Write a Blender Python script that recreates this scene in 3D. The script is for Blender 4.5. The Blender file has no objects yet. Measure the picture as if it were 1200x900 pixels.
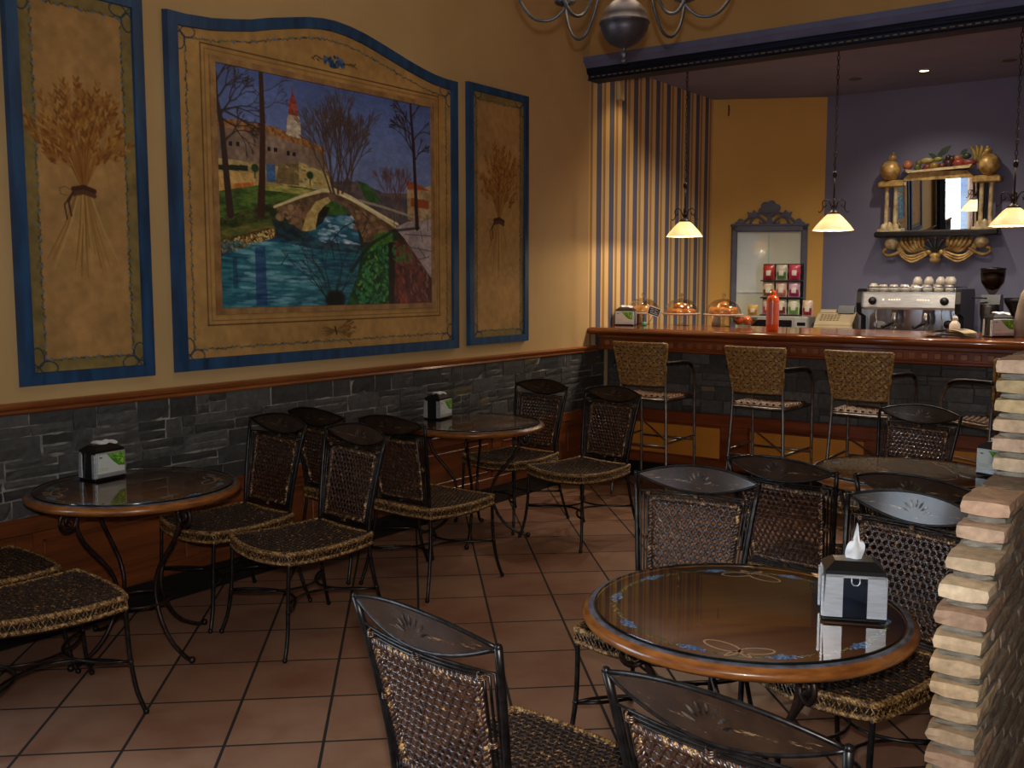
import bpy, math, random
import numpy as np
from mathutils import Vector, Matrix, Euler
R = math.radians
PI = math.pi
sc = bpy.context.scene
col = sc.collection

# ------------------------------------------------------------------ camera
cam_d = bpy.data.cameras.new('camera')
cam_d.sensor_width = 36.0
cam_d.lens = 36.0 * 1170.0 / 1200.0
cam_d.clip_start = 0.05
cam = bpy.data.objects.new('camera', cam_d)
col.objects.link(cam)
CX, CZ = 4.2667, 1.60
cam.location = (CX, 0.0, CZ)
yaw, pit = R(36.0), R(5.93)
fw = Vector((-math.sin(yaw) * math.cos(pit), math.cos(yaw) * math.cos(pit), -math.sin(pit)))
cam.rotation_euler = fw.to_track_quat('-Z', 'Y').to_euler()
sc.camera = cam

# ------------------------------------------------------------------ look
sc.view_settings.view_transform = 'Standard'
sc.view_settings.look = 'None'
sc.view_settings.gamma = 1.0
sc.view_settings.use_curve_mapping = False
sc.view_settings.exposure = 0.0
sc.cycles.max_bounces = 7
sc.cycles.diffuse_bounces = 4
sc.cycles.glossy_bounces = 4
sc.cycles.transmission_bounces = 6
sc.cycles.transparent_max_bounces = 10
sc.cycles.caustics_reflective = False
sc.cycles.caustics_refractive = False
sc.cycles.sample_clamp_indirect = 4.0
sc.cycles.use_denoising = True

# ------------------------------------------------------------------ world: overcast daylight beyond the street windows
world = bpy.data.worlds.new('world')
sc.world = world
world.use_nodes = True
wb = world.node_tree.nodes['Background']
wb.inputs[0].default_value = (0.62, 0.76, 1.0, 1)
wb.inputs[1].default_value = 3.0

LIGHT = dict(window=125.0, side_window=120.0, flash=210.0, pendant=11.0, spot_and_fill=66.0, wallwash=20.0, chandelier=14.0)


def add_light(name, kind, loc, energy, color, size=0.1, rot=None, spot=None, size_y=None, blend=0.6):
    l = bpy.data.lights.new(name, kind)
    l.energy = energy
    l.color = color
    if kind == 'AREA':
        l.shape = 'RECTANGLE' if size_y else 'SQUARE'
        l.size = size
        if size_y:
            l.size_y = size_y
    else:
        l.shadow_soft_size = size
    if kind == 'SPOT':
        l.spot_size = R(spot)
        l.spot_blend = blend
    o = bpy.data.objects.new(name, l)
    o.location = loc
    if rot is not None:
        o.rotation_euler = rot
    col.objects.link(o)
    return o


# daylight entering through the two street windows behind the camera
for wx in (3.0, 5.9, 8.0):
    add_light('window_daylight', 'AREA', (wx, -3.25, 1.6), LIGHT['window'] * (.6 if wx > 7 else 1), (0.70, 0.84, 1.0), 1.9 if wx < 7 else 1.4, (R(-90), 0, 0), size_y=2.1)
add_light('window_daylight', 'AREA', (-.25, -.35, 1.55), LIGHT['side_window'], (0.70, 0.84, 1.0), 2.0, (0, R(90), R(180)), size_y=2.8)
# the photographer's flash on top of the camera
add_light('camera_flash', 'SPOT', (CX + 0.01, 0.0, CZ + 0.12), LIGHT['flash'], (1.0, 0.96, 0.9), 0.025,
          fw.to_track_quat('-Z', 'Y').to_euler(), spot=95, blend=0.9)
# the lit recessed spot, then three unseen fill spots added to brighten the bar
for (lx, ly, e, c) in ((2.01, 8.98, 0.6, (1.0, 0.84, 0.64)), (1.15, 7.75, 1.3, (1.0, 0.88, 0.74)), (2.3, 7.75, 1.4, (1.0, 0.88, 0.74)), (3.6, 7.75, 1.3, (1.0, 0.88, 0.74))):
    add_light('bar_spot_and_fill', 'SPOT', (lx, ly, 3.325), LIGHT['spot_and_fill'] * e, c, 0.03, (0, 0, 0), spot=130, blend=0.9)
add_light('bar_wall_wash', 'SPOT', (0.20, 7.34, 3.32), LIGHT['wallwash'], (1.0, 0.74, 0.40), 0.04, (0, R(-16), 0), spot=110, blend=0.9)

# ------------------------------------------------------------------ colour and material helpers


def s2l(c):
    return tuple((x / 12.92) if x <= 0.04045 else ((x + 0.055) / 1.055) ** 2.4 for x in c)


def rgb(r, g, b):
    return s2l((r / 255.0, g / 255.0, b / 255.0))


class Nodes:
    def __init__(self, name):
        self.m = bpy.data.materials.new(name)
        self.m.use_nodes = True
        self.t = self.m.node_tree
        self.b = self.t.nodes['Principled BSDF']
        self.out = self.t.nodes['Material Output']

    def n(self, kind, **kw):
        nd = self.t.nodes.new(kind)
        for k, v in kw.items():
            if k.startswith('i_'):
                key = k[2:]
                key = int(key) if key.isdigit() else key.replace('_', ' ')
                nd.inputs[key].default_value = v
            else:
                setattr(nd, k, v)
        return nd

    def l(self, a, b):
        self.t.links.new(a, b)

    def coord(self, space='Object', scale=(1, 1, 1), rot=(0, 0, 0)):
        if space == 'World':
            g = self.n('ShaderNodeNewGeometry')
            src = g.outputs['Position']
        else:
            g = self.n('ShaderNodeTexCoord')
            src = g.outputs[space]
        mp = self.n('ShaderNodeMapping')
        mp.inputs['Scale'].default_value = scale
        mp.inputs['Rotation'].default_value = rot
        self.l(src, mp.inputs['Vector'])
        return mp.outputs['Vector']

    def ramp(self, fac, stops):
        r = self.n('ShaderNodeValToRGB')
        e = r.color_ramp.elements
        while len(e) < len(stops):
            e.new(0.5)
        for i, (p, c) in enumerate(stops):
            e[i].position = p
            e[i].color = (*c, 1)
        self.l(fac, r.inputs[0])
        return r.outputs[0]

    def noise(self, vec, scale, detail=4, rough=0.55):
        nz = self.n('ShaderNodeTexNoise')
        nz.inputs['Scale'].default_value = scale
        nz.inputs['Detail'].default_value = detail
        nz.inputs['Roughness'].default_value = rough
        self.l(vec, nz.inputs['Vector'])
        return nz.outputs['Fac']

    def bump(self, fac, strength=0.3, dist=0.005):
        bp = self.n('ShaderNodeBump')
        bp.inputs['Strength'].default_value = strength
        bp.inputs['Distance'].default_value = dist
        self.l(fac, bp.inputs['Height'])
        self.l(bp.outputs[0], self.b.inputs['Normal'])

    def set(self, color=None, rough=None, metal=None, coat=None, spec=None, trans=None, ior=None, coat_rough=None):
        b = self.b.inputs
        if color is not None: b['Base Color'].default_value = (*color, 1)
        if rough is not None: b['Roughness'].default_value = rough
        if metal is not None: b['Metallic'].default_value = metal
        if coat is not None: b['Coat Weight'].default_value = coat
        if coat_rough is not None: b['Coat Roughness'].default_value = coat_rough
        if spec is not None: b['Specular IOR Level'].default_value = spec
        if trans is not None: b['Transmission Weight'].default_value = trans
        if ior is not None: b['IOR'].default_value = ior


def mat(name, c1, c2=None, rough=0.5, metal=0.0, scale=20.0, stretch=(1, 1, 1), bump=0.0, bdist=0.003, coat=0.0,
        spec=0.5, space='Object', p=(0.35, 0.65), detail=4, bscale=None, coat_rough=0.03):
    N = Nodes(name)
    c2 = c2 or tuple(min(1, x * 0.8) for x in c1)
    v = N.coord(space, stretch)
    f = N.noise(v, scale, detail)
    N.l(N.ramp(f, [(p[0], c1), (p[1], c2)]), N.b.inputs['Base Color'])
    N.set(rough=rough, metal=metal, coat=coat, spec=spec, coat_rough=coat_rough)
    if bump:
        g = N.noise(v, bscale or scale * 2, 5) if bscale else f
        N.bump(g, bump, bdist)
    return N.m


def vcol_mat(name, rough=0.7, spec=0.3, attr='paint', grain=0.0, bump=0.0, coat=0.0, gscale=60, bdist=0.002):
    N = Nodes(name)
    a = N.n('ShaderNodeAttribute', attribute_name=attr)
    src = a.outputs['Color']
    if grain or bump:
        v = N.coord('Object')
        f = N.noise(v, gscale, 6)
    if grain:
        mx = N.n('ShaderNodeMix', data_type='RGBA', blend_type='MULTIPLY')
        mx.inputs[0].default_value = grain
        N.l(src, mx.inputs[6])
        N.l(N.ramp(f, [(0.3, (0.35, 0.35, 0.35)), (0.7, (1.25, 1.25, 1.25))]), mx.inputs[7])
        src = mx.outputs[2]
    N.l(src, N.b.inputs['Base Color'])
    N.set(rough=rough, spec=spec, coat=coat)
    if bump:
        N.bump(f, bump, bdist)
    return N.m


def glass_mat(name, tint=(1, 1, 1), ior=1.5, rough=0.0, extra=0.0):
    """thin clear pane: what is not mirrored passes straight through"""
    N = Nodes(name)
    N.t.nodes.remove(N.b)
    f0 = N.n('ShaderNodeFresnel')
    f0.inputs[0].default_value = ior
    ge = N.n('ShaderNodeNewGeometry')
    om = N.n('ShaderNodeMath', operation='SUBTRACT')
    om.inputs[0].default_value = 1.0
    N.l(ge.outputs['Backfacing'], om.inputs[1])
    fr = N.n('ShaderNodeMath', operation='MULTIPLY')
    ha = N.n('ShaderNodeMath', operation='ADD')
    ha.inputs[1].default_value = extra
    N.l(f0.outputs[0], ha.inputs[0])
    N.l(ha.outputs[0], fr.inputs[0])
    N.l(om.outputs[0], fr.inputs[1])
    tr = N.n('ShaderNodeBsdfTransparent')
    tr.inputs[0].default_value = (*tint, 1)
    gl = N.n('ShaderNodeBsdfGlossy')
    gl.inputs['Roughness'].default_value = rough
    mx = N.n('ShaderNodeMixShader')
    N.l(fr.outputs[0], mx.inputs[0])
    N.l(tr.outputs[0], mx.inputs[1])
    N.l(gl.outputs[0], mx.inputs[2])
    N.l(mx.outputs[0], N.out.inputs[0])
    return N.m


def wood_mat(name, c1, c2, scale=6.0, axis=0, rough=0.35, coat=0.3, space='Object', bump=0.05):
    N = Nodes(name)
    st = [9.0, 9.0, 9.0]
    st[axis] = 0.7
    v = N.coord(space, tuple(st))
    f = N.noise(v, scale * 0.35, 6, 0.6)
    v2 = N.coord(space, tuple(s * 5 if i != axis else s for i, s in enumerate(st)))
    f2 = N.noise(v2, scale, 3)
    ad = N.n('ShaderNodeMath', operation='ADD')
    mu = N.n('ShaderNodeMath', operation='MULTIPLY')
    mu.inputs[1].default_value = 0.35
    N.l(f2, mu.inputs[0])
    N.l(f, ad.inputs[0])
    N.l(mu.outputs[0], ad.inputs[1])
    N.l(N.ramp(ad.outputs[0], [(0.45, c1), (0.85, c2)]), N.b.inputs['Base Color'])
    N.set(rough=rough, coat=coat, coat_rough=0.12)
    if bump:
        N.bump(f2, bump, 0.001)
    return N.m


def emit_mat(name, c, s):
    N = Nodes(name)
    N.set(color=c, rough=0.4)
    N.b.inputs['Emission Color'].default_value = (*c, 1)
    N.b.inputs['Emission Strength'].default_value = s
    return N.m


# ------------------------------------------------------------------ mesh builder


class MB:
    def __init__(self):
        self.v, self.f, self.m, self.sm = [], [], [], []
        self.c = None

    def add(self, verts, faces, mi=0, smooth=False, c=None):
        o = len(self.v)
        self.v.extend([tuple(p) for p in verts])
        self.f.extend([tuple(i + o for i in fc) for fc in faces])
        self.m.extend([mi] * len(faces))
        self.sm.extend([smooth] * len(faces))
        if c is not None:
            if self.c is None:
                self.c = [(1, 1, 1)] * o
            self.c.extend([c] * len(verts))
        elif self.c is not None:
            self.c.extend([(1, 1, 1)] * len(verts))
        return self

    def box(self, lo, hi, mi=0, bev=0.0, c=None, mtx=None):
        x0, y0, z0 = lo
        x1, y1, z1 = hi
        if bev <= 0:
            vs = [(x0, y0, z0), (x1, y0, z0), (x1, y1, z0), (x0, y1, z0), (x0, y0, z1), (x1, y0, z1), (x1, y1, z1), (x0, y1, z1)]
            fs = [(0, 3, 2, 1), (4, 5, 6, 7), (0, 1, 5, 4), (1, 2, 6, 5), (2, 3, 7, 6), (3, 0, 4, 7)]
        else:
            b = min(bev, (x1 - x0) * .49, (y1 - y0) * .49, (z1 - z0) * .49)
            vs, fs, idx = [], [], {}
            X, Y, Z = (x0, x1), (y0, y1), (z0, z1)
            for i in (0, 1):
                for j in (0, 1):
                    for k in (0, 1):
                        sx, sy, sz = (b, -b)[i], (b, -b)[j], (b, -b)[k]
                        for a in range(3):
                            p = [X[i] + sx, Y[j] + sy, Z[k] + sz]
                            p[a] = (X[i], Y[j], Z[k])[a]
                            idx[(i, j, k, a)] = len(vs)
                            vs.append(tuple(p))
            g = lambda *a: idx[a]
            for a in range(3):
                for s in (0, 1):
                    q = []
                    for (u, w) in ((0, 0), (1, 0), (1, 1), (0, 1)):
                        t = [u, w]
                        t.insert(a, s)
                        q.append(g(*t, a))
                    fs.append(tuple(q) if (s == 1) == (a != 1) else tuple(reversed(q)))
            for a in range(3):
                o1, o2 = [t for t in range(3) if t != a]
                for s1 in (0, 1):
                    for s2 in (0, 1):
                        t0 = [0, 0, 0]
                        t0[o1], t0[o2], t0[a] = s1, s2, 0
                        t1 = list(t0)
                        t1[a] = 1
                        q = (g(*t0, o1), g(*t1, o1), g(*t1, o2), g(*t0, o2))
                        fs.append(q)
            for i in (0, 1):
                for j in (0, 1):
                    for k in (0, 1):
                        fs.append((g(i, j, k, 0), g(i, j, k, 1), g(i, j, k, 2)))
        if mtx is not None:
            vs = [tuple(mtx @ Vector(p)) for p in vs]
        return self.add(vs, fs, mi, False, c)

    def tube(self, pts, r, n=8, mi=0, closed=False, cap=True, c=None):
        pts = [Vector(p) for p in pts]
        N = len(pts)
        rs = r if isinstance(r, (list, tuple)) else [r] * N
        tang = []
        for i in range(N):
            if closed:
                t = pts[(i + 1) % N] - pts[i - 1]
            else:
                t = pts[min(i + 1, N - 1)] - pts[max(i - 1, 0)]
            tang.append(t.normalized() if t.length > 1e-9 else Vector((0, 0, 1)))
        up = Vector((0, 0, 1)) if abs(tang[0].z) < 0.9 else Vector((1, 0, 0))
        u = (up - tang[0] * up.dot(tang[0])).normalized()
        vs, fs = [], []
        for i in range(N):
            u = u - tang[i] * u.dot(tang[i])
            if u.length < 1e-6:
                u = tang[i].orthogonal()
            u.normalize()
            w = tang[i].cross(u)
            for k in range(n):
                a = 2 * PI * k / n
                vs.append(pts[i] + (u * math.cos(a) + w * math.sin(a)) * rs[i])
        rings = N if closed else N - 1
        for i in range(rings):
            j = (i + 1) % N
            for k in range(n):
                k2 = (k + 1) % n
                fs.append((i * n + k, i * n + k2, j * n + k2, j * n + k))
        if cap and not closed:
            fs.append(tuple(reversed(range(n))))
            fs.append(tuple((N - 1) * n + k for k in range(n)))
        return self.add(vs, fs, mi, True, c)

    def lathe(self, prof, n=24, center=(0, 0, 0), mi=0, mtx=None, c=None, smooth=True, cap=False):
        vs, fs = [], []
        for (r, z) in prof:
            for k in range(n):
                a = 2 * PI * k / n
                vs.append(Vector((center[0] + r * math.cos(a), center[1] + r * math.sin(a), center[2] + z)))
        for i in range(len(prof) - 1):
            for k in range(n):
                k2 = (k + 1) % n
                fs.append((i * n + k, i * n + k2, (i + 1) * n + k2, (i + 1) * n + k))
        if cap and prof[0][0] > 1e-5:
            fs.append(tuple(reversed(range(n))))
        if cap and prof[-1][0] > 1e-5:
            fs.append(tuple((len(prof) - 1) * n + k for k in range(n)))
        if mtx is not None:
            vs = [mtx @ p for p in vs]
        return self.add(vs, fs, mi, smooth, c)

    def sphere(self, c0, r, n=12, sx=1, sy=1, sz=1, mi=0, c=None, mtx=None):
        m = max(4, n // 2)
        prof = [(math.sin(PI * i / m), -math.cos(PI * i / m)) for i in range(m + 1)]
        vs, fs = [], []
        for (a, b) in prof:
            for k in range(n):
                t = 2 * PI * k / n
                p = Vector((r * sx * a * math.cos(t), r * sy * a * math.sin(t), r * sz * b))
                if mtx is not None:
                    p = mtx @ p
                vs.append(p + Vector(c0))
        for i in range(m):
            for k in range(n):
                k2 = (k + 1) % n
                fs.append((i * n + k, i * n + k2, (i + 1) * n + k2, (i + 1) * n + k))
        return self.add(vs, fs, mi, True, c)

    def prism(self, poly, axis, a0, a1, mi=0, c=None, smooth=False):
        """poly in the two other axes (in x,y,z order), extruded along axis"""
        def P(p, a):
            q = list(p)
            q.insert(axis, a)
            return tuple(q)
        n = len(poly)
        vs = [P(p, a0) for p in poly] + [P(p, a1) for p in poly]
        fs = [tuple(range(n)), tuple(reversed(range(n, 2 * n)))]
        for i in range(n):
            j = (i + 1) % n
            fs.append((i, i + n, j + n, j))
        return self.add(vs, fs, mi, smooth, c)

    def grid(self, fn, nu, nv, mi=0, smooth=True, c=None):
        vs = [fn(i / nu, j / nv) for j in range(nv + 1) for i in range(nu + 1)]
        fs = [(j * (nu + 1) + i, j * (nu + 1) + i + 1, (j + 1) * (nu + 1) + i + 1, (j + 1) * (nu + 1) + i) for j in range(nv) for i in range(nu)]
        return self.add(vs, fs, mi, smooth, c)

    def build(self, name, mats, parent=None, loc=None, rz=0.0, fix=True):
        me = bpy.data.meshes.new(name)
        me.from_pydata(self.v, [], self.f)
        mats = mats if isinstance(mats, (list, tuple)) else [mats]
        for m_ in mats:
            me.materials.append(m_)
        me.polygons.foreach_set('material_index', self.m)
        me.polygons.foreach_set('use_smooth', self.sm)
        if self.c is not None:
            at = me.color_attributes.new('paint', 'FLOAT_COLOR', 'POINT')
            a = np.ones((len(self.v), 4), dtype=np.float32)
            a[:, :3] = np.array(self.c, dtype=np.float32)
            at.data.foreach_set('color', a.ravel())
        if fix:
            import bmesh
            bm = bmesh.new()
            bm.from_mesh(me)
            bmesh.ops.recalc_face_normals(bm, faces=bm.faces)
            bm.to_mesh(me)
            bm.free()
        me.update()
        o = bpy.data.objects.new(name, me)
        if parent is not None:
            o.parent = parent
        if loc is not None:
            o.location = loc
        if rz:
            o.rotation_euler = (0, 0, rz)
        col.objects.link(o)
        return o


def tag(o, label=None, cat=None, group=None, kind=None):
    if label: o['label'] = label
    if cat: o['category'] = cat
    if group: o['group'] = group
    if kind: o['kind'] = kind
    return o


def thing(name, label, cat, loc=(0, 0, 0), rz=0.0, group=None):
    o = bpy.data.objects.new(name, None)
    o.empty_display_size = 0.1
    o.location = loc
    o.rotation_euler = (0, 0, rz)
    col.objects.link(o)
    return tag(o, label, cat, group)


def struct(name, mb, m, **kw):
    return tag(mb.build(name, m, **kw), kind='structure')


KIDS = {}


def copy_tree(o, parent=None):
    c = o.copy()
    col.objects.link(c)
    c.parent = parent
    if 'label' in c and parent is None:
        del c['label']
    for ch in list(o.children):
        copy_tree(ch, c)
    return c


def dup(root, loc, rz, label, group=None):
    r = copy_tree(root)
    r.location = loc
    r.rotation_euler = (0, 0, rz)
    r['label'] = label
    if group: r['group'] = group
    return r


def lerp(a, b, t):
    return a + (b - a) * t


def spline(pts, n=8, closed=False):
    """Catmull-Rom through pts"""
    P = [Vector(p) for p in pts]
    N = len(P)
    out = []
    segs = N if closed else N - 1
    for i in range(segs):
        if closed:
            p0, p1, p2, p3 = P[i - 1], P[i], P[(i + 1) % N], P[(i + 2) % N]
        else:
            p0, p1, p2, p3 = P[max(i - 1, 0)], P[i], P[i + 1], P[min(i + 2, N - 1)]
        for k in range(n):
            t = k / n
            out.append(0.5 * ((2 * p1) + (p2 - p0) * t + (2 * p0 - 5 * p1 + 4 * p2 - p3) * t * t + (3 * p1 - p0 - 3 * p2 + p3) * t ** 3))
    if not closed:
        out.append(P[-1])
    return out

# ------------------------------------------------------------------ painter: brushwork stored as vertex paint on a fine surface grid


class Paint:
    def __init__(self, w, h, base, seed=1):
        self.w, self.h = w, h
        self.a = np.empty((h, w, 3), dtype=np.float32)
        self.a[:] = np.array(base, dtype=np.float32) / 255.0
        self.rs = np.random.RandomState(seed)

    def vn(self, sx, sy):
        """smooth value noise 0..1 with cell sizes sx, sy in px"""
        gh, gw = int(self.h / sy) + 3, int(self.w / sx) + 3
        g = self.rs.rand(gh, gw).astype(np.float32)
        y = np.arange(self.h) / sy
        x = np.arange(self.w) / sx
        yi, xi = y.astype(int), x.astype(int)
        fy, fx = (y - yi)[:, None], (x - xi)[None, :]
        fy, fx = fy * fy * (3 - 2 * fy), fx * fx * (3 - 2 * fx)
        a = g[yi][:, xi]
        b = g[yi][:, xi + 1]
        c = g[yi + 1][:, xi]
        d = g[yi + 1][:, xi + 1]
        return (a * (1 - fx) + b * fx) * (1 - fy) + (c * (1 - fx) + d * fx) * fy

    def mottle(self, amt=0.1, s=30, sy=None, mask=None):
        n = 0.6 * self.vn(s, sy or s) + 0.4 * self.vn(s / 4, (sy or s) / 4)
        k = 1 + (n - 0.5) * 2 * amt
        if mask is None:
            self.a *= k[..., None]
        else:
            self.a[mask] *= k[mask][:, None]

    def pmask(self, pts):
        ys, xs = np.mgrid[0:self.h, 0:self.w]
        m = np.zeros((self.h, self.w), bool)
        n = len(pts)
        for i in range(n):
            x1, y1 = pts[i]
            x2, y2 = pts[(i + 1) % n]
            if y1 == y2:
                continue
            cnd = ((y1 > ys) != (y2 > ys)) & (xs < (x2 - x1) * (ys - y1) / (y2 - y1) + x1)
            m ^= cnd
        return m

    def poly(self, pts, c, c2=None, s=14, sy=None, a=1.0, mix=None):
        m = self.pmask(pts)
        c = np.array(c, np.float32) / 255.0
        if c2 is not None:
            c2 = np.array(c2, np.float32) / 255.0
            n = 0.6 * self.vn(s, sy or s) + 0.4 * self.vn(max(2, s / 3), max(2, (sy or s) / 3))
            n = np.clip((n - 0.3) / 0.4, 0, 1)[..., None]
            cc = c * (1 - n) + c2 * n
            self.a[m] = self.a[m] * (1 - a) + cc[m] * a
        else:
            self.a[m] = self.a[m] * (1 - a) + c * a
        return m

    def line(self, pts, w, c, a=1.0):
        c = np.array(c, np.float32) / 255.0
        ws = w if isinstance(w, (list, tuple)) else [w] * len(pts)
        for i in range(len(pts) - 1):
            (x1, y1), (x2, y2) = pts[i], pts[i + 1]
            wm = max(ws[i], ws[i + 1])
            xa, xb = int(max(0, min(x1, x2) - wm - 1)), int(min(self.w, max(x1, x2) + wm + 2))
            ya, yb = int(max(0, min(y1, y2) - wm - 1)), int(min(self.h, max(y1, y2) + wm + 2))
            if xa >= xb or ya >= yb:
                continue
            ys, xs = np.mgrid[ya:yb, xa:xb]
            dx, dy = x2 - x1, y2 - y1
            L = dx * dx + dy * dy + 1e-9
            t = np.clip(((xs - x1) * dx + (ys - y1) * dy) / L, 0, 1)
            d = np.hypot(xs - x1 - t * dx, ys - y1 - t * dy)
            wd = (ws[i] + (ws[i + 1] - ws[i]) * t) / 2
            k = (np.clip(wd + 0.5 - d, 0, 1) * a)[..., None]
            sub = self.a[ya:yb, xa:xb]
            sub[:] = sub * (1 - k) + c * k

    def dab(self, x, y, rx, ry, ang, c, a=1.0):
        c = np.array(c, np.float32) / 255.0
        r = max(rx, ry) + 1
        xa, xb = int(max(0, x - r)), int(min(self.w, x + r + 1))
        ya, yb = int(max(0, y - r)), int(min(self.h, y + r + 1))
        if xa >= xb or ya >= yb:
            return
        ys, xs = np.mgrid[ya:yb, xa:xb]
        ca, sa = math.cos(ang), math.sin(ang)
        u = ((xs - x) * ca + (ys - y) * sa) / max(rx, .5)
        v = (-(xs - x) * sa + (ys - y) * ca) / max(ry, .5)
        k = (np.clip((1.15 - np.hypot(u, v)) * 3, 0, 1) * a)[..., None]
        sub = self.a[ya:yb, xa:xb]
        sub[:] = sub * (1 - k) + c * k

    def tree(self, x, y, ang, L, w, c, depth, spread=0.5, rnd=None, a=1.0, shrink=0.72, kids=2):
        rnd = rnd or random.Random(3)
        x2, y2 = x + L * math.cos(ang), y - L * math.sin(ang)
        mx, my = (x + x2) / 2 + rnd.uniform(-.08, .08) * L, (y + y2) / 2 + rnd.uniform(-.08, .08) * L
        self.line([(x, y), (mx, my), (x2, y2)], [w, w * .85, w * .7], c, a)
        if depth <= 0:
            return
        for k in range(kids + (rnd.random() < .35)):
            self.tree(x2, y2, ang + rnd.uniform(-spread, spread), L * rnd.uniform(shrink - .12, shrink + .1), max(.9, w * .66), c, depth - 1, spread, rnd, a, shrink, kids)


def paint_mesh(name, P, fn, m, parent=None, mask=None, step=1):
    """a fine grid whose points carry the brush colours; fn(u,v arrays) gives xyz arrays"""
    h, w = P.h, P.w
    us = (np.arange(w) + .5) / w
    vs = (np.arange(h) + .5) / h
    us[0], us[-1], vs[0], vs[-1] = 0, 1, 0, 1
    U, V = np.meshgrid(us, vs)
    X, Y, Z = fn(U, V)
    co = np.stack([X, Y, Z], -1).reshape(-1, 3).astype(np.float32)
    a = np.clip(P.a, 0, 1)
    lin = np.where(a <= 0.04045, a / 12.92, ((a + 0.055) / 1.055) ** 2.4)
    idx = np.arange(h * w).reshape(h, w)
    q = np.stack([idx[:-1, :-1], idx[:-1, 1:], idx[1:, 1:], idx[1:, :-1]], -1)
    if mask is not None:
        keep = mask[:-1, :-1] & mask[:-1, 1:] & mask[1:, 1:] & mask[1:, :-1]
        q = q[keep]
    q = q.reshape(-1, 4)
    used = np.zeros(h * w, bool)
    used[q.ravel()] = True
    remap = np.cumsum(used) - 1
    q = remap[q]
    co = co[used]
    cl = np.ones((len(co), 4), np.float32)
    cl[:, :3] = lin.reshape(-1, 3)[used]
    me = bpy.data.meshes.new(name)
    me.vertices.add(len(co))
    me.vertices.foreach_set('co', co.ravel())
    me.loops.add(q.size)
    me.loops.foreach_set('vertex_index', q.ravel().astype(np.int32))
    me.polygons.add(len(q))
    me.polygons.foreach_set('loop_start', (np.arange(len(q)) * 4).astype(np.int32))
    at = me.color_attributes.new('paint', 'FLOAT_COLOR', 'POINT')
    at.data.foreach_set('color', cl.ravel())
    me.materials.append(m)
    me.update()
    me.validate()
    o = bpy.data.objects.new(name, me)
    if parent is not None:
        o.parent = parent
    col.objects.link(o)
    return o


# ------------------------------------------------------------------ materials
M = {}
M['plaster'] = mat('ochre_plaster', rgb(204, 170, 120), rgb(194, 160, 110), rough=0.85, scale=1.5, bump=0.15, bscale=90, space='World', spec=0.2)
M['soffit'] = mat('soffit_plaster', rgb(192, 152, 98), rgb(182, 142, 90), rough=0.85, scale=1.5, bump=0.15, bscale=90, space='World', spec=0.2)
M['yellow'] = mat('yellow_plaster', rgb(226, 178, 98), rgb(216, 168, 90), rough=0.8, scale=1.5, bump=0.2, bscale=120, space='World', spec=0.2)
M['purple'] = mat('violet_grey_plaster', rgb(130, 130, 154), rgb(121, 121, 145), rough=0.8, scale=1.2, bump=0.2, bscale=120, space='World', spec=0.2)
M['bar_ceiling'] = mat('bar_ceiling_paint', rgb(134, 140, 172), rgb(124, 130, 162), rough=0.8, scale=1.2, space='World', spec=0.2)
M['ceiling'] = mat('ceiling_paint', rgb(205, 185, 150), rgb(195, 175, 140), rough=0.9, scale=1.0, space='World', spec=0.2)
M['backwall'] = mat('back_room_paint', rgb(150, 118, 80), rgb(140, 108, 72), rough=0.9, scale=1.0, space='World', spec=0.2)
M['wood_rail'] = wood_mat('chair_rail_wood', rgb(168, 98, 48), rgb(118, 60, 26), axis=1, space='World', rough=0.35)
M['wood_wall'] = wood_mat('wainscot_wood', rgb(134, 72, 34), rgb(86, 42, 19), axis=1, space='World', rough=0.38)
M['wood_bar'] = wood_mat('bar_wood', rgb(150, 74, 34), rgb(92, 40, 18), axis=0, space='World', rough=0.3)
M['wood_bartop'] = wood_mat('bar_top_wood', rgb(168, 92, 42), rgb(112, 56, 24), axis=0, space='World', rough=0.16, coat=0.8)
M['bar_panel'] = mat('bar_ochre_panel', rgb(214, 138, 42), rgb(196, 122, 34), rough=0.6, scale=3, space='World')
M['plinth'] = mat('black_plinth', rgb(26, 25, 24), rgb(18, 17, 17), rough=0.35, scale=8, space='World')
M['blue_frame'] = mat('blue_painted_wood', rgb(40, 84, 128), rgb(20, 46, 78), rough=0.5, scale=2.4, stretch=(1, 6, 1.2), space='Object', p=(0.3, 0.7), detail=6)
M['beam_dark'] = mat('beam_dark_blue', rgb(26, 36, 62), rgb(14, 20, 38), rough=0.6, scale=3, stretch=(.4, 4, 4), space='World', spec=0.3)
M['beam_light'] = mat('beam_violet_blue', rgb(100, 106, 142), rgb(88, 94, 130), rough=0.7, scale=5, space='World')
M['gilt_thread'] = mat('gilded_beading', rgb(150, 128, 84), rgb(110, 88, 50), rough=0.5, scale=60)
M['iron'] = mat('dark_iron', rgb(54, 50, 49), rgb(28, 25, 24), rough=0.34, metal=0.75, scale=40, detail=3)
M['iron_brown'] = mat('brown_iron', rgb(66, 50, 46), rgb(36, 26, 24), rough=0.42, metal=0.7, scale=30)
def plate_mat():
    N = Nodes('worn_bronze_plate')
    v = N.coord('Object', (1, 1, 1))
    v2 = N.coord('Object', (5, 5, 34), (0, R(12), 0))
    f = N.noise(v, 9, 5, .65)
    f2 = N.noise(v2, 4, 6, .8)
    mx = N.n('ShaderNodeMix', data_type='RGBA')
    N.l(N.ramp(f2, [(.60, (0, 0, 0)), (.70, (.8, .8, .8))]), mx.inputs[0])
    N.l(N.ramp(f, [(.35, rgb(70, 50, 36)), (.65, rgb(40, 27, 20))]), mx.inputs[6])
    mx.inputs[7].default_value = (*rgb(196, 158, 112), 1)
    N.l(mx.outputs[2], N.b.inputs['Base Color'])
    N.set(rough=.34, metal=.35, coat=.35, coat_rough=.14)
    return N.m


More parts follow.
